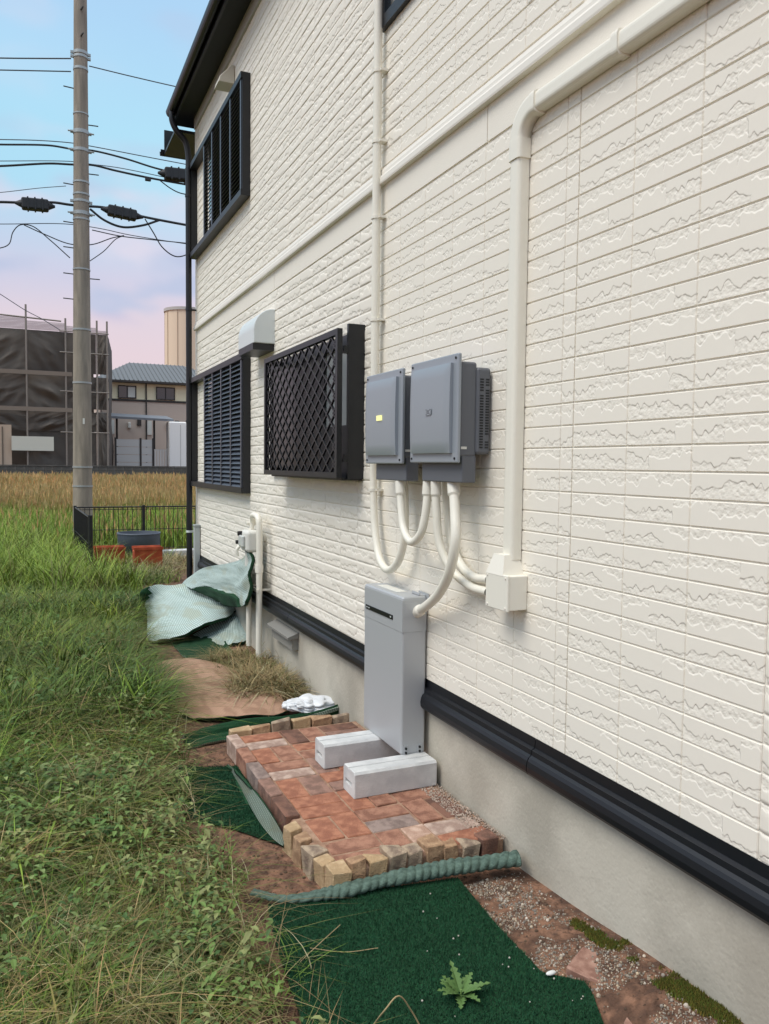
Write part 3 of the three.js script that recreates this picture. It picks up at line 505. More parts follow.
// ================================================================== BRICK PATIO
{
  const t = thing('brick_patio', 'small raised patio of weathered red bricks beside the foundation', 'patio', [1.32, 0, -3.4]);
  const c = t.position, R = rng(77), top = 0.09;
  const cols = [[[134, 92, 74], [172, 126, 103]], [[146, 94, 72], [180, 124, 96]], [[160, 134, 120], [198, 174, 158]], [[126, 97, 84], [158, 122, 106]], [[176, 142, 122], [208, 178, 158]], [[124, 106, 98], [158, 138, 128]], [[100, 72, 60], [134, 96, 79]]];
  const bmp = grain(48, 91, 5, 512, [5, 5]);
  const mats = cols.map((q, i) => std({ map: mottled(q[0], q[1], 7, 200 + i, 6, 256, [4.3, 4.3], 1.5), bumpMap: bmp, bumpScale: 0.004, roughness: 0.92 }));
  const tan = [[[176, 148, 112], [208, 182, 146]], [[150, 118, 90], [190, 156, 122]], [[132, 114, 98], [178, 158, 134]]].map((q, i) => std({ map: mottled(q[0], q[1], 7, 220 + i, 6, 256, [5, 5], 1.5), bumpMap: bmp, bumpScale: 0.005, roughness: 0.94 }));
  const geos = {}; const G = (w, h, d, k) => geos[[w, h, d, k].join()] ??= bevelBox(w, h, d, 0.0035, h > 0.105 ? 0.02 : 0.008, k * 13 + 5);
  const put = (x, y, z, w, h, d, m, ry = 0, rx = 0, rz = 0) => { const o = mesh('brick', G(w, h, d, Math.floor(R() * 4)), m, t); o.position.set(x - c.x, y - c.y, z - c.z); o.rotation.set(rx, ry, rz); };
  const pick = () => mats[[0, 0, 0, 0, 1, 1, 1, 2, 3, 3, 4, 5, 6][Math.floor(R() * 13)]];
  const jit = s => (R() - 0.5) * s;
  // sandy mortar bed
  const bed = bevelBox(0.735, 0.10, 1.56, 0.01, 0.004, 3); bed.translate(1.335 - c.x, 0.035 - c.y, -3.4 - c.z); mesh('mortar_bed', bed, std({ map: mottled([140, 108, 86], [178, 146, 122], 24, 95, 5, 512, [1.5, 1.5]), bumpMap: grain(128, 96, 3, 512, [2, 2]), bumpScale: 0.004, roughness: 0.95 }), t);
  // basket weave field
  const x0 = 1.015, cw = 0.219;
  for (let i = 0; i < 3; i++) for (let j = 0; j < 7; j++) {
    const cx = x0 + (i + 0.5) * cw, cz = -4.16 + (j + 0.5) * cw, along = (i + j) % 2;
    if (cz > -2.68) continue;
    for (const s of [-1, 1]) { const h = 0.06, y = top - h / 2 + jit(0.006); along ? put(cx + s * cw / 4 + jit(0.004), y, cz + jit(0.005), 0.1, h, 0.208, pick(), jit(0.03), jit(0.02), jit(0.02)) : put(cx + jit(0.005), y, cz + s * cw / 4 + jit(0.004), 0.208, h, 0.1, pick(), jit(0.03), jit(0.02), jit(0.02)); }
  }
  // edging along the yard side
  for (let j = 0; j < 5; j++) put(0.976 + jit(0.006), 0.052, -4.06 + j * 0.215, 0.06, 0.1, 0.209, mats[[2, 0, 5, 3, 6][j]], jit(0.03), 0, jit(0.05));
  // upright broken bricks at the near corner
  for (let j = 0; j < 4; j++) put(0.95 + 0.012 * j + jit(0.006), 0.036 + jit(0.015), -3.0 + j * 0.098, 0.062, 0.125, 0.085, tan[j % 3], 0.12 + jit(0.1), jit(0.12), jit(0.1));
  // front row, uneven broken heads; the line bends a little
  for (let j = 0; j < 9; j++) { const q = j / 8; put(1.0 + j * 0.078, 0.045 + jit(0.022), -2.625 - 0.03 * Math.sin(q * 3) + jit(0.012), 0.068, 0.108 + 0.01 * Math.floor(R() * 3), 0.062 + 0.02 * Math.floor(R() * 2), j === 8 ? mats[6] : tan[Math.floor(R() * 3)], jit(0.16), jit(0.16), jit(0.12)); }
  // far row, tan bricks on edge with raised stumps towards the wall
  for (let j = 0; j < 6; j++) put(1.03 + j * 0.116, 0.06 + (j > 1 ? 0.012 + jit(0.02) : 0), -4.21 + jit(0.01), 0.112, 0.11, 0.055, tan[j % 3], jit(0.08), jit(0.1), jit(0.12));
  // burnt brick end seen among the far field bricks
}

// ================================================================== ARTIFICIAL TURF MATS
// bicubic sheet with a thickness; control points in rows, far to near
function sheet(ctrl, nu, nv, th, lu, lv, wob = 0, seed = 1) {
  const B = t => [(1 - t) ** 3, 3 * t * (1 - t) ** 2, 3 * t * t * (1 - t), t ** 3];
  // make the surface pass nearer its points: treat as interpolation through a 4x4 lattice with cubic Lagrange
  const Lg = t => { const x = [0, 1 / 3, 2 / 3, 1]; return x.map((xi, i) => x.reduce((p, xj, j) => j === i ? p : p * (t - xj) / (xi - xj), 1)); };
  const S = (u, v) => { const a = Lg(u), b = Lg(v), r = V(0, 0, 0); for (let i = 0; i < 4; i++) for (let j = 0; j < 4; j++) r.addScaledVector(ctrl[j][i], a[i] * b[j]); return r; };
  const pts = [], nor = []; for (let j = 0; j <= nv; j++) for (let i = 0; i <= nu; i++) { const u = i / nu, v = j / nv, p = S(u, v), e = 1e-3; const n = S(Math.min(1, u + e), v).sub(S(Math.max(0, u - e), v)).cross(S(u, Math.min(1, v + e)).sub(S(u, Math.max(0, v - e)))).normalize(); if (n.y < 0) n.negate(); p.addScaledVector(n, wob * (fbm(u * 6 + seed, v * 5, seed, 3) - 0.5) * 1.6 + wob * 0.3 * Math.sin(u * 9 + v * 6 + 4 * vnoise(u * 3, v * 3, seed))); pts.push(p); nor.push(n); }
  const pos = [], uv = [], W1 = nu + 1, q = (j, i, s) => pts[j * W1 + i].clone().addScaledVector(nor[j * W1 + i], s).toArray();
  const tri = (...k) => { for (const [j, i, s] of k) { pos.push(...q(j, i, s)); uv.push(i / nu * lu, j / nv * lv); } };
  const top = [], bot = [];
  const quad = (a, b, c, d) => { tri(a, b, c); tri(a, c, d); };
  for (let j = 0; j < nv; j++) for (let i = 0; i < nu; i++) quad([j, i, 0], [j + 1, i, 0], [j + 1, i + 1, 0], [j, i + 1, 0]);
  const nTop = pos.length / 3;
  for (let j = 0; j < nv; j++) for (let i = 0; i < nu; i++) quad([j, i, -th], [j, i + 1, -th], [j + 1, i + 1, -th], [j + 1, i, -th]);
  for (let i = 0; i < nu; i++) { quad([0, i, 0], [0, i + 1, 0], [0, i + 1, -th], [0, i, -th]); quad([nv, i, 0], [nv, i, -th], [nv, i + 1, -th], [nv, i + 1, 0]); }
  for (let j = 0; j < nv; j++) { quad([j, 0, 0], [j, 0, -th], [j + 1, 0, -th], [j + 1, 0, 0]); quad([j, nu, 0], [j + 1, nu, 0], [j + 1, nu, -th], [j, nu, -th]); }
  const mk = (a, b) => { let g = new THREE.BufferGeometry(); g.setAttribute('position', new THREE.Float32BufferAttribute(pos.slice(a * 3, b * 3), 3)); g.setAttribute('uv', new THREE.Float32BufferAttribute(uv.slice(a * 2, b * 2), 2)); g = mergeVertices(g); g.computeVertexNormals(); return g; };
  return [mk(0, nTop), mk(nTop, pos.length / 3)];
}
const G3 = rows => rows.map(r => r.map(([px, py, y]) => onY(px, py, y)));
function matThing(label, ctrl, mTop, mBot, lu, lv, th = 0.012, wob = 0.02, seed = 1, n = 28) {
  const [a, b] = sheet(ctrl, n, n, th, lu, lv, wob, seed), p = ctrl[3][1];
  const t = thing('turf_mat', label, 'mat', [p.x, 0, p.z], 'strips of artificial turf left along the house');
  for (const [nm, g, m] of [['backing', a, mTop], ['pile', b, mBot]]) { g.translate(-p.x, 0, -p.z); mesh(nm, g, m, t); }
  return t;
}
// upside-down heap by the meter
{
  const Z3 = (px, py, z) => onZ(px, py, z), X3 = (px, py, x) => onX(px, py, x);
  matThing('pale mint upside-down turf mat propped up against the meter pipes', [[Z3(183, 584, -8.4), Z3(203, 568, -7.8), Z3(228, 563, -7.0), X3(248, 548, 1.56)], [Z3(190, 588, -8.0), Z3(210, 578, -7.5), Z3(231, 575, -6.8), X3(250, 565, 1.54)], [Z3(204, 593, -7.7), Z3(217, 589, -7.2), Z3(233, 590, -6.65), X3(249, 582, 1.52)], [Z3(220, 600, -7.3), Z3(228, 603, -6.95), Z3(237, 607, -6.55), X3(245, 602, 1.48)]], M.mint, M.turf, 2.2, 0.9, 0.028, 0.028, 3);
}
matThing('large pale mint upside-down turf mat with one curled edge, middle of the heap', G3([[[141, 601, 0.12], [152, 586, 0.32], [192, 587, 0.27], [239, 602, 0.24]], [[147, 613, 0.1], [166, 603, 0.18], [196, 600, 0.25], [240, 604.5, 0.235]], [[147, 627, 0.06], [170, 617, 0.14], [202, 611, 0.22], [241, 607, 0.23]], [[149, 641, 0.03], [178, 636, 0.09], [215, 622, 0.17], [242, 606, 0.22]]]), M.mint, M.turf, 1.5, 1.4, 0.03, 0.036, 5);
matThing('pale mint upside-down turf mat folded under the heap on the wall side', G3([[[192, 634, 0.05], [215, 622, 0.12], [235, 610, 0.18], [243, 607, 0.2]], [[198, 637, 0.04], [220, 629, 0.09], [240, 620, 0.15], [247, 614, 0.19]], [[205, 640, 0.03], [222, 635, 0.06], [240, 630, 0.09], [252, 626, 0.12]], [[210, 644, 0.015], [225, 645, 0.02], [240, 643, 0.03], [250, 637, 0.04]]]), M.mint, M.turf, 0.9, 0.8, 0.028, 0.02, 7);
matThing('dark green turf mat showing below the pale heap', G3([[[172, 642, 0.02], [190, 636, 0.03], [205, 634, 0.04], [222, 634, 0.04]], [[176, 648, 0.02], [192, 645, 0.03], [210, 643, 0.03], [226, 642, 0.03]], [[182, 654, 0.02], [196, 652, 0.02], [212, 650, 0.02], [232, 650, 0.02]], [[188, 661, 0.015], [202, 660, 0.015], [218, 660, 0.015], [240, 660, 0.015]]]), M.turf, M.mint, 0.8, 0.6, 0.012, 0.02, 9);
// brown one, dirt ground into its backing
matThing('flat turf mat lying face down, its backing brown with soil', G3([[[158, 664, 0.03], [190, 658, 0.06], [228, 668, 0.05], [268, 684, 0.03]], [[156, 678, 0.03], [192, 672, 0.05], [232, 682, 0.05], [276, 690, 0.03]], [[160, 694, 0.03], [198, 690, 0.035], [240, 698, 0.04], [284, 700, 0.03]], [[180, 712, 0.02], [208, 718, 0.03], [250, 716, 0.03], [290, 711, 0.03]]]), M.brownBack, M.turf, 1.3, 1.1, 0.012, 0.02, 11);
// green strip with doubled edge behind the patio
matThing('dark green turf strip folded on edge behind the brick patio', G3([[[182, 738, 0.05], [225, 722, 0.07], [280, 716, 0.075], [340, 703, 0.09]], [[184, 741, 0.03], [228, 727, 0.05], [282, 719.5, 0.06], [340, 706, 0.075]], [[186, 744, 0.02], [230, 732, 0.03], [284, 723, 0.04], [340, 709, 0.055]], [[188, 748, 0.01], [234, 738, 0.015], [286, 728, 0.02], [342, 713, 0.03]]]), M.turf, M.greyBack, 1.0, 0.1, 0.012, 0.012, 13);
// short standing fibres make the pile
function fibres(pl, y, n, ox, oz, parent, seed) {
  const inside = (x, z) => { let c = false; for (let i = 0, j = pl.length - 1; i < pl.length; j = i++) if ((pl[i].z > z) !== (pl[j].z > z) && x < (pl[j].x - pl[i].x) * (z - pl[i].z) / (pl[j].z - pl[i].z) + pl[i].x) c = !c; return c; };
  const xs = pl.map(p => p.x), zs = pl.map(p => p.z), x0 = Math.min(...xs), x1 = Math.max(...xs), z0 = Math.min(...zs), z1 = Math.max(...zs), R = rng(seed), fp = [], fc = [];
  for (let k = 0; k < n;) { const x = lerp(x0, x1, R()), z = lerp(z0, z1, R()); if (!inside(x, z)) continue; k++; const a = R() * 6.28, c = Math.cos(a) * 0.0018, d = Math.sin(a) * 0.0018, h = 0.005 + R() * 0.008, g2 = R() * 0.7 + 0.6 * fbm(x * 14, z * 14, 17, 3) - 0.1, q = fp.length; fp.push(x - c - ox, y, z - d - oz, x + c - ox, y, z + d - oz, x + (R() - 0.5) * 0.012 - ox, y + h, z + (R() - 0.5) * 0.012 - oz); for (let m = 0; m < 3; m++) fc.push(0.004 + g2 * 0.004, 0.044 + g2 * 0.036, 0.016 + g2 * 0.014); }
  const fg = new THREE.BufferGeometry(); fg.setAttribute('position', new THREE.Float32BufferAttribute(fp, 3)); fg.setAttribute('color', new THREE.Float32BufferAttribute(fc, 3)); fg.computeVertexNormals();
  mesh('fibres', fg, std({ vertexColors: true, roughness: 0.9 }), parent).userData.kind = 'stuff';
}
// small mat beside the patio
{
  const pl = [[178, 768], [252, 766], [292, 800], [300, 822], [292, 846], [232, 826], [188, 816], [170, 790]].map(q => onY(...q, 0.018));
  const t = thing('turf_mat', 'small dark green turf mat beside the brick patio edging', 'mat', [0.85, 0, -3.5], 'strips of artificial turf left along the house');
  const g = slabPoly(pl, 0.006, 0.02); g.translate(-0.85, 0, 3.5); mesh('pile', g, M.turf, t);
  fibres(pl, 0.02, 16000, 0.85, -3.5, t, 6);
  const ctl = [[[228, 764, 0.035], [247, 783, 0.08], [266, 807, 0.09], [285, 838, 0.045]], [[228, 765, 0.03], [246, 786, 0.065], [264, 812, 0.07], [285, 841, 0.04]], [[229, 766, 0.025], [244, 790, 0.045], [262, 818, 0.048], [284, 843, 0.032]], [[229, 768, 0.022], [243, 793, 0.026], [260, 823, 0.028], [283, 846, 0.025]]];
  const [a, b] = sheet(G3(ctl), 20, 10, 0.01, 0.62, 0.13, 0, 1); for (const [n, q, m] of [['folded_flap', a, M.greyBack], ['flap_pile', b, M.turf]]) { q.translate(-0.85, 0, 3.5); mesh(n, q, m, t); }
}
// near mat and its rolled edge
{
  const pl = [[268, 905], [300, 903], [380, 888], [458, 878], [497, 925], [542, 972], [588, 982], [604, 1024], [640, 1100], [320, 1120], [300, 1010], [276, 940]].map(q => onY(...q, 0.03));
  const t = thing('turf_mat', 'wide dark green turf mat lying in front of the brick patio', 'mat', [1.05, 0, -2.1], 'strips of artificial turf left along the house');
  const g = slabPoly(pl, 0.008, 0.03); g.translate(-1.05, 0, 2.1); mesh('pile', g, M.turf, t);
  fibres(pl, 0.029, 45000, 1.05, -2.1, t, 5);
  // rolled edge with twisted ribs
  const path = new THREE.CatmullRomCurve3([[252, 892, 0.03], [285, 899, 0.035], [330, 893, 0.045], [385, 880, 0.055], [440, 869, 0.06], [490, 862, 0.065], [519, 858, 0.075]].map(q => onY(...q)));
  const n = 420, m = 20, pos = [], uv = [], ix = [], len = path.getLength(); for (let i = 0; i <= n; i++) { const u = i / n, p = path.getPointAt(u), tg = path.getTangentAt(u), sd = V(0, 1, 0).cross(tg).normalize(); const wd = lerp(0.016, 0.035, sstep(0, 0.45, u)) * (i === 0 || i === n ? 0.3 : 1) * (0.88 + 0.28 * vnoise(u * 9, 2, 3)), hg = wd * lerp(0.5, 0.62, u); for (let k2 = 0; k2 <= m; k2++) { const a = k2 / m * Math.PI * 2, rib = 1 + 0.2 * Math.abs(Math.sin(u * 95 + a * 1.0 + 3 * vnoise(u * 12, 4, 9))) - 0.1 + 0.1 * (fbm(u * 40, a * 1.5, 6, 2) - 0.5); pos.push(...p.clone().addScaledVector(sd, Math.cos(a) * wd * rib).add(V(0, Math.sin(a) * hg * rib, 0)).toArray()); uv.push(u * len, a * 0.035); } }
  for (let i = 0; i < n; i++) for (let k2 = 0; k2 < m; k2++) { const a = i * (m + 1) + k2; ix.push(a, a + 1, a + m + 1, a + 1, a + m + 2, a + m + 1); }
  const rg = new THREE.BufferGeometry(); rg.setAttribute('position', new THREE.Float32BufferAttribute(pos, 3)); rg.setAttribute('uv', new THREE.Float32BufferAttribute(uv, 2)); rg.setIndex(ix); rg.computeVertexNormals(); rg.translate(-1.05, 0, 2.1); mesh('rolled_edge', rg, M.roll, t);
}
{ // crumpled white plastic bag
  const p = onY(308, 706, 0.05), g = new THREE.IcosahedronGeometry(1, 24), q = g.attributes.position;
  for (let i = 0; i < q.count; i++) { const v = V(q.getX(i), q.getY(i), q.getZ(i)); const f1 = Math.abs(vnoise(v.x * 2.4 + 7, v.z * 2.4 + v.y * 2, 7) - 0.5), f2 = Math.abs(vnoise(v.x * 5 + v.y * 3, v.z * 4.5 + 3, 8) - 0.5); v.multiplyScalar(0.8 + f1 * 0.9 + f2 * 0.4); q.setXYZ(i, v.x * 0.17, Math.max(-0.02, v.y * 0.045), v.z * 0.1); }
  g.computeVertexNormals(); const o = tag(mesh('plastic_bag', g, std({ color: '#dcdee0', roughness: 0.35 })), 'crumpled white plastic bag on the brown mat behind the patio', 'plastic bag'); o.position.set(p.x, 0.06, p.z); o.rotation.y = -0.2;
}

// ================================================================== GRAVEL, MOSS, LITTLE THINGS NEAR THE WALL
const dummy = new THREE.Object3D(), tint = new THREE.Color();
function scatter(name, geo, mat, list, label, category, kind = 'stuff') {
  const im = new THREE.InstancedMesh(geo, mat, list.length); im.name = numbered(name);
  list.forEach((q, i) => { dummy.position.set(q.x, q.y, q.z); dummy.rotation.set(q.rx || 0, q.ry || 0, q.rz || 0); if (q.sv) dummy.scale.set(...q.sv); else dummy.scale.setScalar(q.s || 1); dummy.updateMatrix(); im.setMatrixAt(i, dummy.matrix); if (q.c) { tint.setRGB(...q.c); im.setColorAt(i, tint); } });
  im.castShadow = im.receiveShadow = true; scene.add(im); return tag(im, label, category, null, kind);
}
{
  const R = rng(31), list = [];
  const rock = new THREE.IcosahedronGeometry(1, 0);
  for (let i = 0; i < 9000; i++) {
    let x, z; const t = R();
    z = -2.5 + R() * 1.2; const mid = lerp(1.47, 1.5, (z + 2.5) / 1.2), dx = (R() + R() + R() - 1.5) * 0.2; x = mid + dx; if (x > WALL - 0.01) continue; if (fbm(x * 9, z * 9, 44, 3) < 0.38 + R() * 0.12) continue;
    const s = 0.0016 + R() * R() * R() * 0.0065, b = 0.18 + R() * R() * 0.5, w = R(); list.push({ x, y: groundY(x, z) + s * 0.4, z, s, rx: R() * 6, ry: R() * 6, c: [b, b * (0.9 - 0.12 * w), b * (0.78 - 0.25 * w)] });
  }
  for (let i = 0; i < 900; i++) { const x = 1.6 + R() * 0.1, z = -3.2 + R() * 0.6, s = 0.002 + R() * 0.003, b = 0.25 + R() * 0.25; list.push({ x, y: 0.09, z, s, rx: R() * 6, ry: R() * 6, c: [b, b * 0.78, b * 0.62] }); }
  for (let i = 0; i < 26; i++) { const q = onY(420 + R() * 170, 890 + R() * 134, 0.033), s = 0.0015 + R() * 0.002; list.push({ x: q.x, y: 0.036, z: q.z, s, rx: R() * 6, c: [0.5, 0.46, 0.4] }); }
  const crumbs = []; for (let i = 0; i < 5000; i++) { const z = -1.4 - R() * 4.4, x = lerp(0.5, 1.68, R()); const s = 0.002 + R() * R() * 0.007, b = 0.5 + R() * 0.7; crumbs.push({ x, y: groundY(x, z), z, s, rx: R() * 6, ry: R() * 6, c: [0.13 * b, 0.08 * b, 0.05 * b] }); }
  scatter('soil_crumbs', rock, std({ color: '#ffffff', roughness: 0.95 }), crumbs, 'brown crumbs of soil round the patio and mats', 'soil');
  scatter('gravel', rock, std({ color: '#ffffff', roughness: 0.9 }), list, 'pale fine gravel scattered between the green mat and the foundation', 'gravel');
  // pebbles large enough to point at are few; moss cushions along the foot of the wall
  const moss = [], mg = new THREE.BufferGeometry(); const mp = []; const r2 = rng(8); for (let k = 0; k < 14; k++) { const a = r2() * 6.28, x = (r2() - 0.5) * 0.02, z = (r2() - 0.5) * 0.02, h = 0.004 + r2() * 0.006; mp.push(x - 0.0016 * Math.cos(a), 0, z - 0.0016 * Math.sin(a), x + 0.0016 * Math.cos(a), 0, z + 0.0016 * Math.sin(a), x + (r2() - 0.5) * 0.006, h, z + (r2() - 0.5) * 0.006); } mg.setAttribute('position', new THREE.Float32BufferAttribute(mp, 3)); mg.computeVertexNormals();
  for (const [px, py, rr, n] of [[600, 930, 0.05, 300], [622, 942, 0.07, 700], [580, 915, 0.03, 120], [690, 990, 0.1, 1100], [672, 985, 0.06, 500], [715, 1012, 0.07, 500]]) { const c = onY(px, py, 0.08); for (let i = 0; i < n; i++) { const a = R() * 6.28, d = rr * Math.sqrt(R()), x = c.x + Math.cos(a) * d * 0.6, z = c.z + Math.sin(a) * d * 1.2; if (x > WALL || fbm(x * 22, z * 22, 12, 3) < 0.47 + R() * 0.1) continue; moss.push({ x, y: groundY(x, z), z, ry: R() * 6, s: 0.7 + R() * 0.8, c: [0.08 + R() * 0.08, 0.09 + R() * 0.06, 0.015] }); } }
  scatter('moss', mg, std({ color: '#ffffff', roughness: 0.95 }), moss, 'bright moss cushions along the foot of the foundation', 'moss');
  // bits of brick by the wall
  const bm = std({ map: mottled([128, 92, 78], [172, 136, 118], 8, 230, 5, 256, [5, 5]), roughness: 0.93 });
  for (const [px, py, w, d, ry, lab] of [[575, 1003, 0.1, 0.06, 0.9, 'half sunk red brick at the corner of the green mat'], [632, 1020, 0.14, 0.05, 0.75, 'long pinkish brick piece beside the moss'], [600, 960, 0.12, 0.16, 0.5, 'broad sunken pink paver in the gravel by the foundation']]) { const q = onY(px, py, 0.07); const o = tag(mesh('loose_brick', bevelBox(w, 0.05, d, 0.006, 0.008, px), bm), lab, 'brick', 'loose bricks in the gravel'); o.position.set(q.x, groundY(q.x, q.z) - (w > 0.11 && d > 0.1 ? 0.027 : 0.016), q.z); o.rotation.set(0.05, ry, 0.04); }
  const sh = new THREE.IcosahedronGeometry(0.012, 1); sh.scale(1.5, 0.5, 0.7); const q = onY(551, 973, 0.04); const o = tag(mesh('white_scrap', sh, std({ color: '#d8d8d4' })), 'small white scrap lying on the edge of the green mat', 'scrap'); o.position.copy(q);
}

// ================================================================== VEGETATION
function tuft({ n, h, w, bend, spread, seed, seg = 3, hv = 0.5 }) {
  const R = rng(seed), pos = [];
  for (let b = 0; b < n; b++) {
    const a = R() * 6.283, r = spread * Math.sqrt(R()), b0 = V(Math.cos(a) * r, 0, Math.sin(a) * r), da = R() * 6.283, dir = V(Math.cos(da), 0, Math.sin(da)), sd = V(-dir.z, 0, dir.x), hh = h * (1 - hv * R()), be = bend * (0.4 + R() * 1.1), ww = w * (0.6 + 0.7 * R());
    const P = t => b0.clone().addScaledVector(dir, be * hh * (0.25 * t + 0.75 * t * t)).add(V(0, hh * (t - Math.min(0.85, 0.42 * be) * t * t), 0));
    let prev = null;
    for (let k = 0; k <= seg; k++) { const t = k / seg, p = P(t), q = ww / 2 * Math.pow(1 - t, 0.6); const l = p.clone().addScaledVector(sd, -q), rr = p.clone().addScaledVector(sd, q); if (prev) { if (k < seg) pos.push(...prev[0].toArray(), ...prev[1].toArray(), ...rr.toArray(), ...prev[0].toArray(), ...rr.toArray(), ...l.toArray()); else pos.push(...prev[0].toArray(), ...prev[1].toArray(), ...p.toArray()); } prev = [l, rr]; }
  }
  const g = new THREE.BufferGeometry(); g.setAttribute('position', new THREE.Float32BufferAttribute(pos, 3)); g.computeVertexNormals(); return g;
}
function leafPlant({ n, h, len, wid, seed, droop = 0.3 }) {
  const R = rng(seed), pos = [];
  for (let b = 0; b < n; b++) {
    const a = R() * 6.283, y = h * (0.15 + 0.85 * R()), r = h * 0.35 * R(), dir = V(Math.cos(a), 0, Math.sin(a)), sd = V(-dir.z, 0, dir.x), l = len * (0.6 + 0.6 * R()), w = wid * (0.7 + 0.5 * R()), up = 0.5 - droop * 2 * R();
    const c = dir.clone().multiplyScalar(r).add(V(0, y, 0)), P = (t, s) => c.clone().addScaledVector(dir, l * t).add(V(0, l * (up * t - 0.5 * t * t), 0)).addScaledVector(sd, s * w / 2).add(V(0, Math.abs(s) * w * 0.12, 0)).toArray();
    const A = P(0, 0), B1 = P(0.35, -1), B2 = P(0.35, 1), C1 = P(0.7, -0.75), C2 = P(0.7, 0.75), m1 = P(0.35, 0), m2 = P(0.7, 0), T = P(1, 0);
    pos.push(...A, ...m1, ...B1, ...A, ...B2, ...m1, ...B1, ...m1, ...C1, ...m1, ...m2, ...C1, ...m1, ...B2, ...m2, ...B2, ...C2, ...m2, ...C1, ...m2, ...T, ...m2, ...C2, ...T);
  }
  const g = new THREE.BufferGeometry(); g.setAttribute('position', new THREE.Float32BufferAttribute(pos, 3)); g.computeVertexNormals(); return g;
}
const grassMat = std({ vertexColors: true, roughness: 0.75 });
const edgePts = [[-0.8, 0.55], [-1.6, 0.6], [-2.04, 0.62], [-2.5, 0.62], [-3.1, 0.56], [-3.77, 0.54], [-4.47, 0.64], [-5.28, 0.68], [-6.76, 0.8], [-8.37, 0.95], [-9.5, 1.5], [-11, 1.9], [-13, 2.4], [-16, 3]];
const edgeX = z => { for (let i = 0; i < edgePts.length - 1; i++) { const [a, xa] = edgePts[i], [b, xb] = edgePts[i + 1]; if (z <= a && z >= b) return lerp(xa, xb, (z - a) / (b - a)); } return z > -0.8 ? 0.6 : 3; };
const GREEN = [[0.078, 0.145, 0.014], [0.064, 0.125, 0.014], [0.11, 0.165, 0.02], [0.05, 0.1, 0.014]], STRAW = [[0.36, 0.28, 0.13], [0.29, 0.22, 0.1], [0.46, 0.39, 0.23], [0.22, 0.15, 0.065]], OLIVE = [[0.17, 0.16, 0.045], [0.14, 0.14, 0.04]], BRIGHT = [[0.2, 0.29, 0.03], [0.24, 0.31, 0.04], [0.16, 0.25, 0.03]], TAN = [[0.62, 0.42, 0.2], [0.55, 0.4, 0.18], [0.5, 0.38, 0.16]];
const vary = (c, R, k = 0.3) => { const f = 1 + (R() - 0.5) * 2 * k; return [c[0] * f * (1 + (R() - 0.5) * 0.25), c[1] * f, c[2] * f]; };
const any = (a, R) => a[Math.floor(R() * a.length)];
// a square metre or less of growth: blades, leaves and seed heads, every blade its own face strip
function growth(size, seed, n, make) {
  const R = rng(seed), pos = [], col = [];
  const put = (c, ...p) => { for (const v of p) { pos.push(v.x, v.y, v.z); col.push(...c); } };
  for (let i = 0; i < n; i++) {
    const tx = (R() - 0.5) * size, tz = (R() - 0.5) * size, k = make(R);
    for (let b = 0; b < k.n; b++) {
      const a = R() * 6.283, r = k.spread * Math.sqrt(R()), b0 = V(tx + Math.cos(a) * r, k.y0 || 0, tz + Math.sin(a) * r), da = R() * 6.283, dir = V(Math.cos(da), 0, Math.sin(da)), sd = V(-dir.z, 0, dir.x), c = vary(k.c, R, 0.22);
      if (k.leaf) {
        const y = k.h * (0.25 + 0.75 * R()), l = k.len * (0.6 + 0.6 * R()), w = k.w * (0.7 + 0.5 * R()), up = 0.5 - 0.6 * R();
        const P = (t, s) => b0.clone().addScaledVector(dir, l * t).add(V(0, y + l * (up * t - 0.5 * t * t) + Math.abs(s) * w * 0.12, 0)).addScaledVector(sd, s * w / 2);
        const A = P(0, 0), B1 = P(0.35, -1), B2 = P(0.35, 1), C1 = P(0.7, -0.75), C2 = P(0.7, 0.75), m1 = P(0.35, 0), m2 = P(0.7, 0), T = P(1, 0);
        put(c, A, m1, B1, A, B2, m1, B1, m1, C1, m1, m2, C1, m1, B2, m2, B2, C2, m2, C1, m2, T, m2, C2, T); continue;
      }
      const hh = k.h * (1 - 0.5 * R()), be = k.bend * (0.4 + R() * 1.1), ww = k.w * (0.6 + 0.7 * R()), seg = k.seg || 4, tw = (R() - 0.5) * 0.8;
      const P = t => b0.clone().addScaledVector(dir, be * hh * (0.25 * t + 0.75 * t * t)).addScaledVector(sd, tw * hh * 0.3 * t * t).add(V(0, hh * (t - Math.min(0.85, 0.42 * be) * t * t), 0));
      let prev = null;
      for (let q = 0; q <= seg; q++) { const t = q / seg, p = P(t), hw = ww / 2 * Math.pow(1 - t, 0.6), l = p.clone().addScaledVector(sd, -hw), rr = p.clone().addScaledVector(sd, hw); if (prev) { if (q < seg) put(c, prev[0], prev[1], rr, prev[0], rr, l); else put(c, prev[0], prev[1], p); } prev = [l, rr]; }
      if (k.head && R() < k.head) { const e = P(1), c2 = vary(any(TAN, R), R, 0.2), w = k.hw || 0.014; for (const d of [sd, dir]) { const l = e.clone().addScaledVector(d, -w), r2 = e.clone().addScaledVector(d, w), u = e.clone().add(V(dir.x * 0.03, 0.13, dir.z * 0.03)), dn = e.clone().add(V(0, -0.1, 0)); put(c2, l, r2, u, r2, l, dn); } }
    }
  }
  const g = new THREE.BufferGeometry(); g.setAttribute('position', new THREE.Float32BufferAttribute(pos, 3)); g.setAttribute('color', new THREE.Float32BufferAttribute(col, 3)); g.computeVertexNormals(); return g;
}
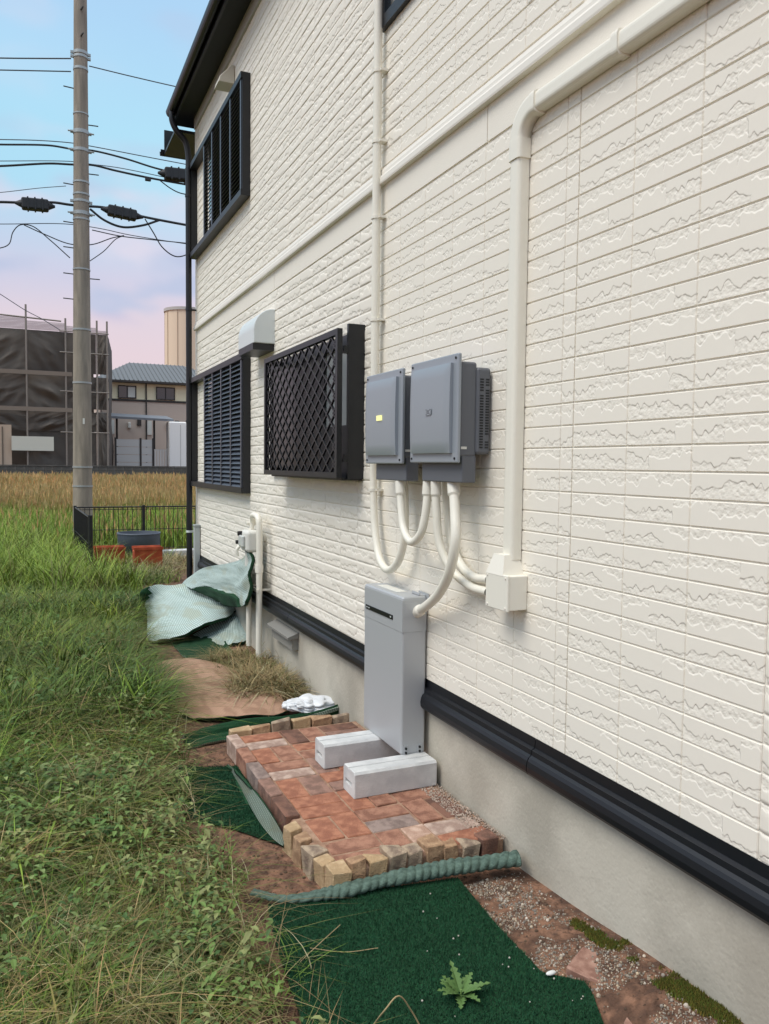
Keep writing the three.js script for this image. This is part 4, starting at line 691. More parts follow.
{
  const R = rng(2024);
  const LEAF = [[0.09, 0.16, 0.035], [0.13, 0.2, 0.045], [0.19, 0.23, 0.08], [0.07, 0.13, 0.03]];
  const kind = (dry, leaf, tall) => r => {
    const q = r();
    if (q < leaf) return { leaf: true, n: 9, spread: 0.035, h: 0.14 + 0.1 * r(), len: 0.045, w: 0.021, c: any(LEAF, r) };
    if (q < leaf + dry) return { n: 6, spread: 0.06, h: 0.18 + 0.14 * r(), w: 0.0045, bend: 1.3 + 1.3 * r(), y0: 0.02 + 0.06 * r(), c: r() < 0.5 ? any(STRAW, r) : any(OLIVE, r) };
    return { n: 9, spread: 0.05, h: tall * (0.2 + 0.16 * r()), w: 0.004 + 0.008 * r() * r(), bend: 0.7 + 1.0 * r(), c: r() < 0.2 ? any(BRIGHT, r) : r() < 0.18 ? any(OLIVE, r) : any(GREEN, r) };
  };
  const S = 0.42, types = [[kind(0.16, 0.03, 1.15), 'lush green'], [kind(0.36, 0.03, 1), 'mixed green and straw'], [kind(0.62, 0.02, 0.85), 'mostly straw'], [kind(0.26, 0.26, 0.95), 'weedy, leafy'], [r => r() < 0.5 ? kind(0.2, 0.05, 1)(r) : { n: 11, spread: 0.045, h: 0.26 + 0.12 * r(), w: 0.009 + 0.005 * r(), bend: 0.6 + 0.7 * r(), c: r() < 0.35 ? any(BRIGHT, r) : any(GREEN, r) }, 'broad bladed']];
  const geos = types.map(([k], i) => [0, 1, 2].map(v => growth(S, 100 + i * 10 + v, 92, k))), lists = geos.map(() => [[], [], []]);
  for (let gz = -0.6; gz > -8.6; gz -= 0.26) for (let gx = -5.2; gx < 1.3; gx += 0.26) {
    const x = gx + (R() - 0.5) * 0.16, z = gz + (R() - 0.5) * 0.16; if (x < -3.4 + (z + 3) * 0.12 * -1 - 1.5) continue;
    const over = x - edgeX(z) + 0.17 + (fbm(x * 2.2, z * 2.2, 88, 3) - 0.5) * 0.25; if (over > 0) continue;
    const d = fbm(x * 1.2 + 30, z * 1.2 + 30, 61, 3) - 0.5 + 0.3 * sstep(-4, -2.2, z) - 0.16 - 0.1 * sstep(-3.4, -4.6, z), e = sstep(-0.55, 0, over) * sstep(-5.5, -4, z), lf = fbm(x * 1.5, z * 1.5 + 9, 62, 3);
    const ty = R() < 0.07 * sstep(-2.4, -4, z) + 0.02 ? 4 : lf > 0.6 - 0.1 * e ? 3 : d > 0.12 ? 2 : d > -0.04 ? 1 : 0, v = Math.floor(R() * 3), f = 0.5 + 0.75 * fbm(x * 1.9 + 5, z * 1.9, 66, 3) * (0.85 + R() * 0.3), hq = 0.84 + 0.3 * R();
    lists[ty][v].push({ x, y: groundY(x, z) - 0.01, z, ry: R() * 6.28, rx: (R() - 0.5) * 0.12, rz: (R() - 0.5) * 0.12, s: lerp(0.8, 1.12, sstep(-2.5, -5, z)) * (1 - 0.25 * e) * (0.7 + 0.55 * fbm(x * 2.3, z * 2.3 + 4, 67, 2) + 0.2 * R()), c: [f * hq, f, f * 0.9] });
  }
  lists.forEach((l, i) => l.forEach((q, v) => q.length && scatter('lawn_grass', geos[i][v], grassMat, q, types[i][1] + [' long grass covering the yard', ' tangled grass of the yard', ' drooping grass in the yard'][v], 'grass')));
  // sparse small tufts feathering the border with the soil and mats
  const eg = [0, 1].map(v => growth(0.16, 300 + v, 7, kind(0.4, 0.35, 0.7))), el = [[], []];
  for (let i = 0; i < 260; i++) { const z = -1.5 - R() * 7, x = edgeX(z) + (R() - 0.75) * 0.3 + (fbm(z * 3, 1, 7, 2) - 0.5) * 0.2; if (x > 1 && z > -5) continue; el[i % 2].push({ x, y: groundY(x, z), z, ry: R() * 6.28, s: 0.45 + R() * 0.45, c: [1, 1, 1] }); }
  el.forEach((q, v) => scatter('border_grass', eg[v], grassMat, q, ['small green tufts along the border of the mats', 'thin straw tufts along the border of the mats'][v], 'grass'));
  // taller stand round the pole; drier and lower towards the house corner
  const T = 1.0, tg = [[r => ({ n: 12, spread: 0.12, h: 0.66 * (0.7 + 0.5 * r()), w: 0.011, bend: 0.5 + 0.5 * r(), c: r() < 0.1 ? any(OLIVE, r) : any(BRIGHT, r) }), 46], [r => ({ n: 12, spread: 0.1, h: 0.36 * (0.6 + 0.6 * r()), w: 0.009, bend: 0.6 + 0.9 * r(), c: r() < 0.25 ? any(OLIVE, r) : r() < 0.3 ? any(BRIGHT, r) : any(GREEN, r) }), 60], [r => ({ n: 10, spread: 0.1, h: 0.3 * (0.6 + 0.6 * r()), w: 0.007, bend: 0.8 + 1.0 * r(), c: r() < 0.55 ? any(STRAW, r) : any(OLIVE, r) }), 60]].map(([k, n], i) => [0, 1, 2].map(v => growth(T, 400 + i * 10 + v, n, k))), tl = tg.map(() => [[], [], []]);
  for (let gz = -8.2; gz > -15.2; gz -= 0.62) for (let gx = -8; gx < 3; gx += 0.62) {
    const x = gx + (R() - 0.5) * 0.4, z = gz + (R() - 0.5) * 0.4; if (x > edgeX(z) - 0.3 || (z < -13.2 && x > 0.6)) continue;
    const left = x < 0.75 + 0.12 * (fbm(x, z, 5, 2) - 0.5) && z < -9.6 + (fbm(x, z, 15, 2) - 0.5) * 2, dry = x > 0.95 && R() < 0.6, ty = left ? 0 : dry ? 2 : 1, f = 0.85 + R() * 0.3;
    tl[ty][Math.floor(R() * 3)].push({ x, y: groundY(x, z), z, ry: R() * 6.28, s: 0.85 + R() * 0.3, c: [f, f, f] });
  }
  tl.forEach((l, i) => l.forEach((q, v) => q.length && scatter('tall_grass', tg[i][v], grassMat, q, ['tall fresh green grass round the foot of the utility pole', 'middling green grass between the mats and the fence', 'low dry grass by the planters and the house corner'][i] + [', dense', ', loose', ', swept'][v], 'grass')));
  // open field: green towards the fence, tan seed heads beyond
  const fk = [[r => ({ n: 12, spread: 0.16, h: 0.6 * (0.75 + 0.4 * r()), w: 0.014, bend: 0.3 + 0.4 * r(), seg: 3, head: 0.02, c: any(BRIGHT, r) }), 60], [r => ({ n: 11, spread: 0.2, h: 0.82 * (0.8 + 0.3 * r()), w: 0.016, bend: 0.3 + 0.4 * r(), seg: 3, head: 0.35, hw: 0.016, c: r() < 0.22 ? any(TAN, r) : any(BRIGHT, r) }), 56], [r => ({ n: 11, spread: 0.2, h: 0.98 * (0.8 + 0.3 * r()), w: 0.018, bend: 0.25 + 0.4 * r(), seg: 3, head: 0.75, hw: 0.02, c: r() < 0.55 ? any(TAN, r) : any(BRIGHT, r) }), 56]];
  const fg = fk.map(([k, n], i) => [0, 1].map(v => growth(1.6, 500 + i * 10 + v, n * 1.6, k))), fl = fk.map(() => [[], []]);
  for (let gz = -14.9; gz > -40.2; gz -= 1.05) for (let gx = -16; gx < 11; gx += 1.05) {
    const x = gx + (R() - 0.5) * 0.6, z = gz + (R() - 0.5) * 0.6; if (x < -5 + (z + 14) * 0.3 || x > 4 - (z + 14) * 0.17) continue; if (z > -15.4 && x > 0.4 && x < 1.1) continue;
    const q = -z + (fbm(x * 0.3 + 3, z * 0.3, 72, 3) - 0.5) * 9, ty = q > 30 ? 2 : q > 22 ? 1 : 0, f = 0.88 + R() * 0.24;
    fl[ty][Math.floor(R() * 2)].push({ x, y: groundY(x, z), z, ry: R() * 6.28, s: 0.9 + R() * 0.2, c: [f, f, f] });
  }
  fl.forEach((l, i) => l.forEach((q, v) => q.length && scatter('field_grass', fg[i][v], grassMat, q, ['green grass of the field right behind the wire fence', 'part green, part tan grass in the middle of the field', 'tan seeding grass along the far side of the field'][i] + [', upright', ', leaning'][v], 'grass')));
  // dead bundle against the wall behind the patio
  const dg = [0, 1].map(v => growth(0.34, 600 + v, 26, r => ({ n: 8, spread: 0.06, h: 0.2 + 0.16 * r(), w: 0.008, bend: 0.8 + 1.2 * r(), c: r() < 0.68 ? any(STRAW, r) : any(OLIVE, r) }))), dl = [[], []];
  for (let i = 0; i < 20; i++) { const z = -6.15 + R() * 1.15, x = 1.58 - R() * 0.22; dl[i % 2].push({ x, y: 0, z, ry: R() * 6.28, s: 0.55 + R() * 0.3, c: [1, 1, 1] }); }
  dl.forEach((q, v) => scatter('dry_grass', dg[v], grassMat, q, ['bundle of dead dry grass against the foundation behind the patio', 'fallen dead grass beside the pale mat heap'][v], 'dry grass'));
  // single stalks over the mats' edges
  const sg = [0, 1, 2].map(v => growth(0.1, 700 + v, 2, r => ({ n: 2, spread: 0.05, h: 0.16 + 0.1 * r(), w: 0.0035, bend: 1.6 + r(), c: r() < 0.5 ? any(GREEN, r) : any(STRAW, r) }))), sl = [[], [], []];
  for (let i = 0; i < 90; i++) { const z = -1.7 - R() * 3.2, x = edgeX(z) + (R() - 0.4) * 0.2; sl[i % 3].push({ x, y: 0.025, z, ry: R() * 6.28, s: 0.6 + R() * 0.6, c: [1, 1, 1] }); }
  sl.forEach((q, v) => scatter('loose_stalks', sg[v], grassMat, q, ['single bent stalks hanging over the green mats', 'thin straw stalks lying over the green mats', 'crossed stalks at the edge of the green mats'][v], 'grass'));
}
{ // small lobed weed on the near mat
  const p = onY(461, 996, 0.03), R = rng(4), list = [];
  const t = thing('young_weed', 'small light green weed with toothed leaves growing on the dark green mat', 'weed', [p.x, 0.028, p.z]);
  const lm = std({ color: '#54733a', roughness: 0.7 }), sm = std({ color: '#7f9c58', roughness: 0.7 });
  for (let k = 0; k < 13; k++) { const a = k / 13 * 12.56 + R() * 0.6, l = 0.045 + R() * 0.03, w = 0.026; const sh = new THREE.Shape(); sh.moveTo(0, 0); const n = 5; for (let i = 1; i <= n; i++) { const u = i / n, ww = w / 2 * Math.sin(Math.PI * Math.pow(u, 0.8) * 0.92); sh.lineTo(ww * 0.72, l * (u - 0.1)); sh.lineTo(ww + 0.004, l * u); } sh.lineTo(0, l * 1.12); for (let i = n; i >= 1; i--) { const u = i / n, ww = w / 2 * Math.sin(Math.PI * Math.pow(u, 0.8) * 0.92); sh.lineTo(-ww - 0.004, l * u); sh.lineTo(-ww * 0.72, l * (u - 0.1)); }
    const g = new THREE.ExtrudeGeometry(sh, { depth: 0.0008, bevelEnabled: false }), q = g.attributes.position; for (let i = 0; i < q.count; i++) { const yy = q.getY(i); q.setZ(i, q.getZ(i) + 0.25 * Math.abs(q.getX(i)) - 4 * yy * yy); } g.computeVertexNormals(); g.rotateX(-Math.PI / 2 + 0.35 + R() * 0.7); g.translate(0, 0.008, -0.008); g.rotateY(a); mesh('leaf', g, lm, t); }
  mesh('stem', cyl(V(0, -0.01, 0), V(0, 0.022, 0), 0.003, 0.002, 8), sm, t);
}
{ // bent dry twigs lying at the mat's edge, and a length of hose in the grass
  const tw = (label, q, r, m) => { const pts = q.map(k => onY(...k)); const p0 = pts[0]; const g = tube(pts, r, 30, 6); g.translate(-p0.x, -p0.y, -p0.z); const o = tag(mesh('dry_twig', g, m), label, 'twig', 'dry twigs over the mat'); o.position.copy(p0); };
  const m = std({ color: '#a08d68', roughness: 0.85 });
  tw('dry bent twig arching over the near edge of the wide mat', [[370, 1030, 0.02], [385, 1010, 0.12], [398, 996, 0.14], [412, 1012, 0.08], [420, 1026, 0.04]], 0.0022, m);
  tw('long dry twig lying over the mat beside the grass', [[300, 962, 0.03], [318, 945, 0.05], [340, 925, 0.04]], 0.0015, m);
  tw('thin dry twig lying flat on the middle of the wide mat', [[310, 948, 0.035], [345, 952, 0.036], [378, 948, 0.036]], 0.0014, m);
  const hpts = [[-8, 792, 0.12], [0, 796, 0.12], [7, 806, 0.11], [10, 822, 0.1], [8, 838, 0.08], [4, 850, 0.05]].map(k => onY(...k)), g = tube(hpts, 0.009, 40, 10), o = tag(mesh('garden_hose', g, std({ color: '#5c9a8e', roughness: 0.4 })), 'teal garden hose half hidden in the grass', 'hose');
}

// ================================================================== FENCE, PLANTERS
{
  const zf = -14, y1 = 0.8; const x0 = onZ(75, 508, zf).x, x1 = 3.4;
  const t = thing('mesh_fence', 'low black wire fence of upright bars at the edge of the field', 'fence', [x0, 0, zf]);
  const P = (n, g, par = t) => { g.translate(-x0, 0, -zf); return mesh(n, g, M.black, par); };
  for (let x = x0; x < x1 + 0.1; x += 1.08) P('post', cyl(V(x, 0, zf + 0.03), V(x, y1 + 0.03, zf + 0.03), 0.025, 0.025, 8));
  for (const [y, r] of [[y1, 0.013], [y1 - 0.04, 0.006], [0.42, 0.006], [0.1, 0.006]]) P('rail', cyl(V(x0, y, zf), V(x1, y, zf), r, r, 6));
  const bg = new THREE.CylinderGeometry(0.0055, 0.0055, 0.76, 5); let k = 0; for (let x = x0 + 0.075; x < x1; x += 0.075) { const o = mesh('bar', bg, M.black, t); o.position.set(x - x0, 0.42, 0); }
  // short return towards the yard
  const zb = -11.6, xb = onZ(90.5, 540, zb).x;
  for (const [y, r] of [[y1, 0.013], [0.42, 0.006], [0.1, 0.006]]) P('rail', cyl(V(x0, y, zf), V(xb, y - 0.02, zb), r, r, 6));
  for (let i = 1; i < 26; i++) { const q = i / 26, o = mesh('bar', bg, M.black, t); o.position.set((xb - x0) * q, 0.42, (zb - zf) * q); }
  P('post', cyl(V(xb, 0, zb), V(xb, 0.82, zb), 0.032, 0.032, 8));
}
{
  const planter = (label, px0, px1, py0, py1, z, m) => { const a = onZ(px0, py1, z), b = onZ(px1, py1, z), h = onZ(px0, py0, z).y; const w = b.x - a.x, t = thing('planter_trough', label, 'planter', [(a.x + b.x) / 2, 0, z], 'planters by the fence'); mesh('trough', (() => { const sh = new THREE.Shape(); sh.moveTo(-0.09, 0); sh.lineTo(0.09, 0); sh.lineTo(0.12, h); sh.lineTo(0.105, h); sh.lineTo(0.085, h - 0.06); sh.lineTo(-0.085, h - 0.06); sh.lineTo(-0.105, h); sh.lineTo(-0.12, h); const g = new THREE.ExtrudeGeometry(sh, { depth: w, bevelEnabled: true, bevelSize: 0.006, bevelThickness: 0.006, bevelSegments: 1 }); g.rotateY(Math.PI / 2); g.translate(-w / 2, 0, 0); return meterUV(g); })(), m, t); mesh('rim', merge([box(-w / 2 - 0.015, w / 2 + 0.015, h - 0.035, h, 0.11, 0.13), box(-w / 2 - 0.015, w / 2 + 0.015, h - 0.035, h, -0.13, -0.11)]), m, t); };
  const terra = std({ map: mottled([150, 62, 34], [186, 90, 54], 6, 301, 4, 128, [2, 2]), roughness: 0.85 });
  planter('terracotta planter trough in the weeds beside the black fence post', 95, 124, 547, 572, -11.9, terra);
  planter('terracotta planter trough in the weeds in front of the grey tub', 134, 161, 547, 572, -11.9, terra);
  const a = onZ(139, 549, -13.3), r = 0.33, hb = onZ(138, 532, -13.3).y;
  const t = thing('grey_tub', 'round dark grey tub standing in front of the wire fence', 'tub', [a.x, 0, -13.3]);
  mesh('tub_wall', new THREE.LatheGeometry([[0, 0.05], [0.33, 0.05], [r, hb - 0.03], [r + 0.008, hb - 0.03], [r + 0.008, hb - 0.005], [r - 0.02, hb - 0.005], [r - 0.05, 0.08], [0, 0.08]].map(q => new THREE.Vector2(...q)), 28), std({ color: '#4f5864', roughness: 0.6 }), t);
  mesh('soil_fill', (() => { const g = new THREE.CircleGeometry(r - 0.03, 24); g.rotateX(-Math.PI / 2); g.translate(0, hb - 0.06, 0); return g; })(), M.soil, t);
  const k = onZ(176, 547, -13.2); const o = tag(mesh('kerb_block', bevelBox(0.62, 0.16, 0.2, 0.01, 0.01, 3), M.concrete), 'pale kerb block lying in front of the fence beside the tub', 'block'); o.position.set(k.x, 0.06, -13.2); o.rotation.y = 0.05;
}

// ================================================================== UTILITY POLE AND CABLES
const PZ = -15;
{
  const b = onZ(83, 555, PZ), tp = onZ(80.3, 0, PZ), d = tp.clone().sub(b), base = V(b.x - d.x / d.y * b.y, 0, PZ), topY = tp.y + 2.2;
  const t = thing('utility_pole', 'tall grey concrete utility pole with metal bands and step bolts', 'utility pole', base.toArray());
  t.rotation.z = -d.x / d.y;
  const rad = y => 0.168 - y / 76 / 2;
  const pts = []; for (let k = 0; k <= 12; k++) pts.push(new THREE.Vector2(rad(k / 12 * topY), k / 12 * topY)); pts.push(new THREE.Vector2(0, topY));
  mesh('shaft', new THREE.LatheGeometry(pts, 28), std({ map: mottled([128, 120, 109], [160, 149, 135], 8, 401, 6, 512, [2, 4]), bumpMap: grain(64, 402, 3, 256, [3, 6]), bumpScale: 0.002, roughness: 0.9 }), t);
  const steel = std({ color: '#a9adac', roughness: 0.5, metalness: 0.5 }), hy = py => onZ(82, py, PZ).y;
  for (const [py, h, ex] of [[54, 0.05, 1], [58, 0.04, 1], [70, 0.04, 0], [115, 0.02, 0], [133, 0.06, 2], [151, 0.05, 2], [183, 0.03, 0], [195, 0.03, 0], [202, 0.04, 1], [214, 0.06, 2], [220, 0.03, 0], [270, 0.025, 0], [330, 0.03, 0], [383, 0.03, 0], [467, 0.03, 0], [486, 0.03, 0]]) {
    const y = hy(py), r = rad(y); const L2 = [cyl(V(0, y - h / 2, 0), V(0, y + h / 2, 0), r + 0.008, r + 0.008, 24)];
    if (ex > 0) L2.push(box(-r - 0.05, -r, y - 0.02, y + 0.02, -0.02, 0.02), box(r, r + 0.05, y - 0.02, y + 0.02, -0.02, 0.02));
    if (ex > 1) L2.push(cyl(V(-r - 0.09, y, 0.02), V(r + 0.09, y, 0.02), 0.014, 0.014, 8));
    mesh('band', merge(L2), steel, t);
  }
  for (const [py, s] of [[13, 1], [39, 1], [90, -1], [124, 1], [173, 1], [186, -1], [224, -1], [249, -1], [275, -1], [278, 1], [300, -1]]) { const y = hy(py), r = rad(y); mesh('step_bolt', py < 60 ? cyl(V(0, y, r - 0.02), V(0.03, y, r + 0.1), 0.014, 0.014, 8) : cyl(V(s * r * 0.8, y, 0), V(s * (r + 0.16), y, 0.02), 0.01, 0.01, 6), std({ color: '#4a4a48', roughness: 0.6, metalness: 0.4 }), t); }
  mesh('mortar_plate', box(-0.002, 0.03, 2.2, 2.3, rad(2.2) - 0.01, rad(2.2) + 0.004), M.label, t);
}
{
  const cab = std({ color: '#23262a', roughness: 0.6 }), thin = std({ color: '#4a5058', roughness: 0.6 });
  const add = (label, pts, r, m = cab, z = PZ) => { const q = pts.map(([x, y, dz]) => onZ(x, y, z + (dz || 0))); const p0 = q[0]; const g = tube(q, r, Math.max(20, pts.length * 10), 6); g.translate(-p0.x, -p0.y, -p0.z); const o = tag(mesh('overhead_cable', g, m), label, 'cable', 'overhead cables on the pole'); o.position.copy(p0); };
  add('topmost thin cable running away from the pole over the scaffolding', [[-60, 56], [0, 58], [40, 58.4], [71, 58.5]], 0.011, thin);
  add('second thin cable from the top over the scaffolding', [[-60, 69], [0, 70], [71, 71.5]], 0.01, thin);
  add('lone thin cable sloping from the pole top down towards the eave', [[89, 66], [130, 76], [180, 87.5], [240, 100]], 0.009, thin);
  add('thin messenger cable above the first thick cable', [[-60, 139], [0, 139.5], [40, 140.5], [72, 143], [90, 146], [150, 157.5], [200, 167]], 0.008, thin);
  add('first thick cable below the messenger, dipping past the pole', [[-60, 143.5], [0, 144.5], [50, 145.5], [72, 149], [92, 150.5], [125, 158.5], [157, 168.5], [200, 178]], 0.016);
  add('thin cable just above the paired thick cable', [[-60, 161.5], [0, 161], [72, 161.5], [90, 164], [120, 168], [200, 185]], 0.007, thin);
  add('thick cable sagging past the pole to a small clamp', [[-60, 166.5], [0, 166], [50, 163.5], [72, 164.5], [92, 165], [115, 170.5], [150, 178], [200, 187]], 0.018);
  add('thin branch cable hanging from the clamp towards the eave', [[160, 180.5], [170, 188], [180, 193], [200, 196]], 0.01);
  add('faint slack drop wire at the middle bands of the pole', [[-60, 197], [0, 192.5], [40, 188], [66, 186]], 0.006, thin);
  add('black trunk cable through the splice closures', [[-60, 203], [0, 202], [18, 202.5], [54, 202.5], [68, 204.5], [82, 206], [104, 207.5], [140, 216], [170, 222], [220, 231]], 0.022);
  add('heavy slack cable looping below the splice closure beside the house', [[90, 209], [104, 220], [122, 227], [142, 225.5], [160, 220]], 0.02);
  add('thin loop dropping from the splice closure behind the downpipe', [[145, 219], [153, 232], [163, 248], [176, 256.5], [190, 253], [205, 240]], 0.011);
  add('thin straight wire under the trunk cable', [[-60, 223], [0, 224], [66, 224], [100, 228.5], [130, 235], [200, 246]], 0.007, thin);
  add('lowest tapering wire towards the house', [[92, 230], [120, 236], [150, 239.5], [200, 244.5]], 0.009);
  add('wire loop rising from the scaffolding side and falling to the pole', [[-30, 248], [0, 248], [9, 244], [13, 232], [20, 225], [32, 226], [50, 240], [70, 258]], 0.009);
  add('slack wire passing behind the pole below the trunk', [[24, 225], [45, 234.5], [70, 244], [92, 244.5], [112, 238], [124, 235.5]], 0.009);
  add('slack wire falling from the house side to the pole', [[90, 261], [104, 251], [116, 239], [124, 235.5]], 0.008);
  add('far thin wire slanting down to the scaffold top', [[-30, 276], [0, 294], [25, 310], [42, 319], [60, 330]], 0.016, thin, -36);
  const closure = (label, a, b, r, par) => { const A = onZ(...a, PZ), B = onZ(...b, PZ), d = B.clone().sub(A), c = A.clone().add(B).multiplyScalar(0.5), L2 = d.length(); const t = thing('splice_closure', label, 'splice closure', c.toArray(), 'black cable splice closures'); t.rotation.z = Math.atan2(d.y, d.x); mesh('case', rbox(-L2 * 0.38, L2 * 0.38, -r, r, -r, r, 0.03, 2), cab, t); for (const s of [-1, 1]) mesh('end_cone', cyl(V(s * L2 * 0.37, 0, 0), V(s * L2 * 0.56, 0, 0), r * 0.75, 0.02, 10), cab, t); for (const f of [-0.2, 0, 0.2]) mesh('rib', box(L2 * f - 0.012, L2 * f + 0.012, -r - 0.008, r + 0.008, -r - 0.008, r + 0.008), cab, t); };
  closure('black splice closure on the trunk cable, over the scaffolding', [17, 203], [53, 206.5], 0.092);
  closure('black splice closure on the trunk cable between the pole and the house', [103, 209], [141, 217], 0.088);
  closure('black splice closure half hidden behind the downpipe under the eave', [160, 173], [196, 177], 0.1);
  const k = onZ(148, 179, PZ), o = tag(mesh('cable_clamp', rbox(-0.05, 0.05, -0.035, 0.035, -0.03, 0.03, 0.01), cab), 'small black clamp on the sagging thick cable', 'clamp'); o.position.copy(k);
}

// ================================================================== BACKGROUND BUILDINGS
{ // block wall at the end of the field
  const z = -41, t = thing('boundary_wall', 'low dark concrete block wall along the far side of the field', 'wall', [0, 0, z]);
  const m = [std({ map: mottled([84, 82, 78], [108, 105, 99], 6, 501, 4, 256, [0.5, 0.5]), roughness: 0.95 })];
  const g = bevelBox(0.392, 0.192, 0.15, 0.008, 0.004, 3); mesh('core', box(-14, 14, 0, 1.32, -0.05, 0.05), m[0], t);
  for (let i = 0; i < 70; i++) { const o = mesh('block', g, m[0], t); o.position.set(-13.9 + i * 0.4, 1.22, 0); const o2 = mesh('block', g, m[0], t); o2.position.set(-13.9 + i * 0.4, 1.02, 0); }
  mesh('coping', box(-14, 14, 1.325, 1.37, -0.1, 0.1), m[0], t);
}
{ // building wrapped in scaffold netting
  const z = -42.6, xr = onZ(108, 330, z).x, xl = onZ(-60, 330, z).x;
  const t = thing('scaffolded_building', 'building under repair wrapped in dark brown scaffold netting', 'building', [(xl + xr) / 2, 0, z]);
  const c = t.position, P = (n, g, m, par = t) => { g.translate(-c.x, -c.y, -c.z); return mesh(n, g, m, par); };
  const Y = py => onZ(50, py, z).y, X = px => onZ(px, 400, z).x;
  const steel = std({ color: '#8d857c', roughness: 0.5, metalness: 0.4 });
  P('core', box(xl, xr - 0.6, 0, Y(342), z - 9, z - 1.4), std({ color: '#6d655d', roughness: 0.9 }));
  const net = [std({ color: '#5f5851', roughness: 0.95 }), std({ color: '#665f57', roughness: 0.95 }), std({ color: '#57514b', roughness: 0.95 })];
  const sheer = std({ color: '#6b6460', roughness: 0.9, transparent: true, opacity: 0.55 });
  const cloth = (x0, x1, y0, y1, zz, seed, sag = 0.16) => { const g = new THREE.PlaneGeometry(1, 1, 34, 26), p = g.attributes.position; for (let i = 0; i < p.count; i++) { const u = p.getX(i) + 0.5, v = p.getY(i) + 0.5; const e = Math.sin(Math.PI * u) * Math.sin(Math.PI * v), dg = hash(seed, 3, 1) < 0.5 ? u : 1 - u; const fold = (fbm(dg * 2.2 + v * 3.4 + seed, v * 0.8 - dg * 0.6, seed, 3) - 0.5) * 0.9 + 0.12 * Math.sin((dg * 2 + v * 1.1) * 9 + seed) * (1 - v); p.setXYZ(i, lerp(x0, x1, u), lerp(y0, y1, v), zz + sag * e + fold * 0.5 * (0.3 + e)); } g.computeVertexNormals(); return g; };
  const xs = [xl, X(-20), X(27), X(66), X(97), xr], ys = [Y(467), Y(432), Y(409), Y(373), Y(331)];
  for (let i = 0; i < xs.length - 1; i++) for (let j = 1; j < ys.length - 1; j++) P('netting', cloth(xs[i] + 0.03, xs[i + 1] - 0.03, ys[j] + 0.05, ys[j + 1] - (j === 3 ? 0 : 0.1), z, i * 7 + j), net[(i + j) % 3]);
  for (let i = 2; i < xs.length - 1; i++) P('netting', cloth(xs[i] + 0.03, xs[i + 1] - 0.03, 0.4, ys[1], z - 0.05, i * 5 + 50), net[i % 3]);
  for (let i = 0; i < xs.length - 1; i++) P('sheer_netting', cloth(xs[i], xs[i + 1], ys[4] + 0.02, Y(317) - i * 0.12, z, i + 90, 0.05), sheer);
  // side netting receding from the corner
  const sd = cloth(0, 6, 0.4, Y(331), 0, 33, 0.1); sd.rotateY(Math.PI / 2 - 0.12); sd.translate(xr, 0, z); P('netting', sd, net[2]);
  for (const [px, a] of [[-20, 1], [27, 1.06], [66, 1], [88, 1], [97, 1], [107, 1]]) P('scaffold_pole', cyl(V(X(px), 0, z + 0.28), V(X(px), Y(318) * a, z + 0.28), 0.045, 0.045, 8), steel);
  for (const py of [373, 409]) P('scaffold_board', box(xl, X(72), Y(py) - 0.14, Y(py) + 0.06, z + 0.25, z + 0.33), std({ color: '#83776b', roughness: 0.9 }));
  for (const py of [331, 352, 391, 432]) P('scaffold_tube', cyl(V(X(60), Y(py), z + 0.3), V(xr, Y(py), z + 0.3), 0.035, 0.035, 6), steel);
  P('top_tube', cyl(V(xl, Y(317), z + 0.2), V(X(62), Y(321), z + 0.2), 0.04, 0.04, 6), steel);
  P('ground_floor_wall', box(xl, X(11), 0, Y(426), z + 0.05, z + 0.2), std({ color: '#bda893', roughness: 0.85 }));
  for (const px of [-14, 2]) P('shutter_joint', box(X(px) - 0.03, X(px) + 0.03, 0, Y(428), z + 0.2, z + 0.23), std({ color: '#6f6256' }));
  const bn = P('notice_panel', box(X(11), X(53), Y(451), Y(437), z + 0.36, z + 0.4), std({ color: '#cfcdbf', roughness: 0.7 }));
}
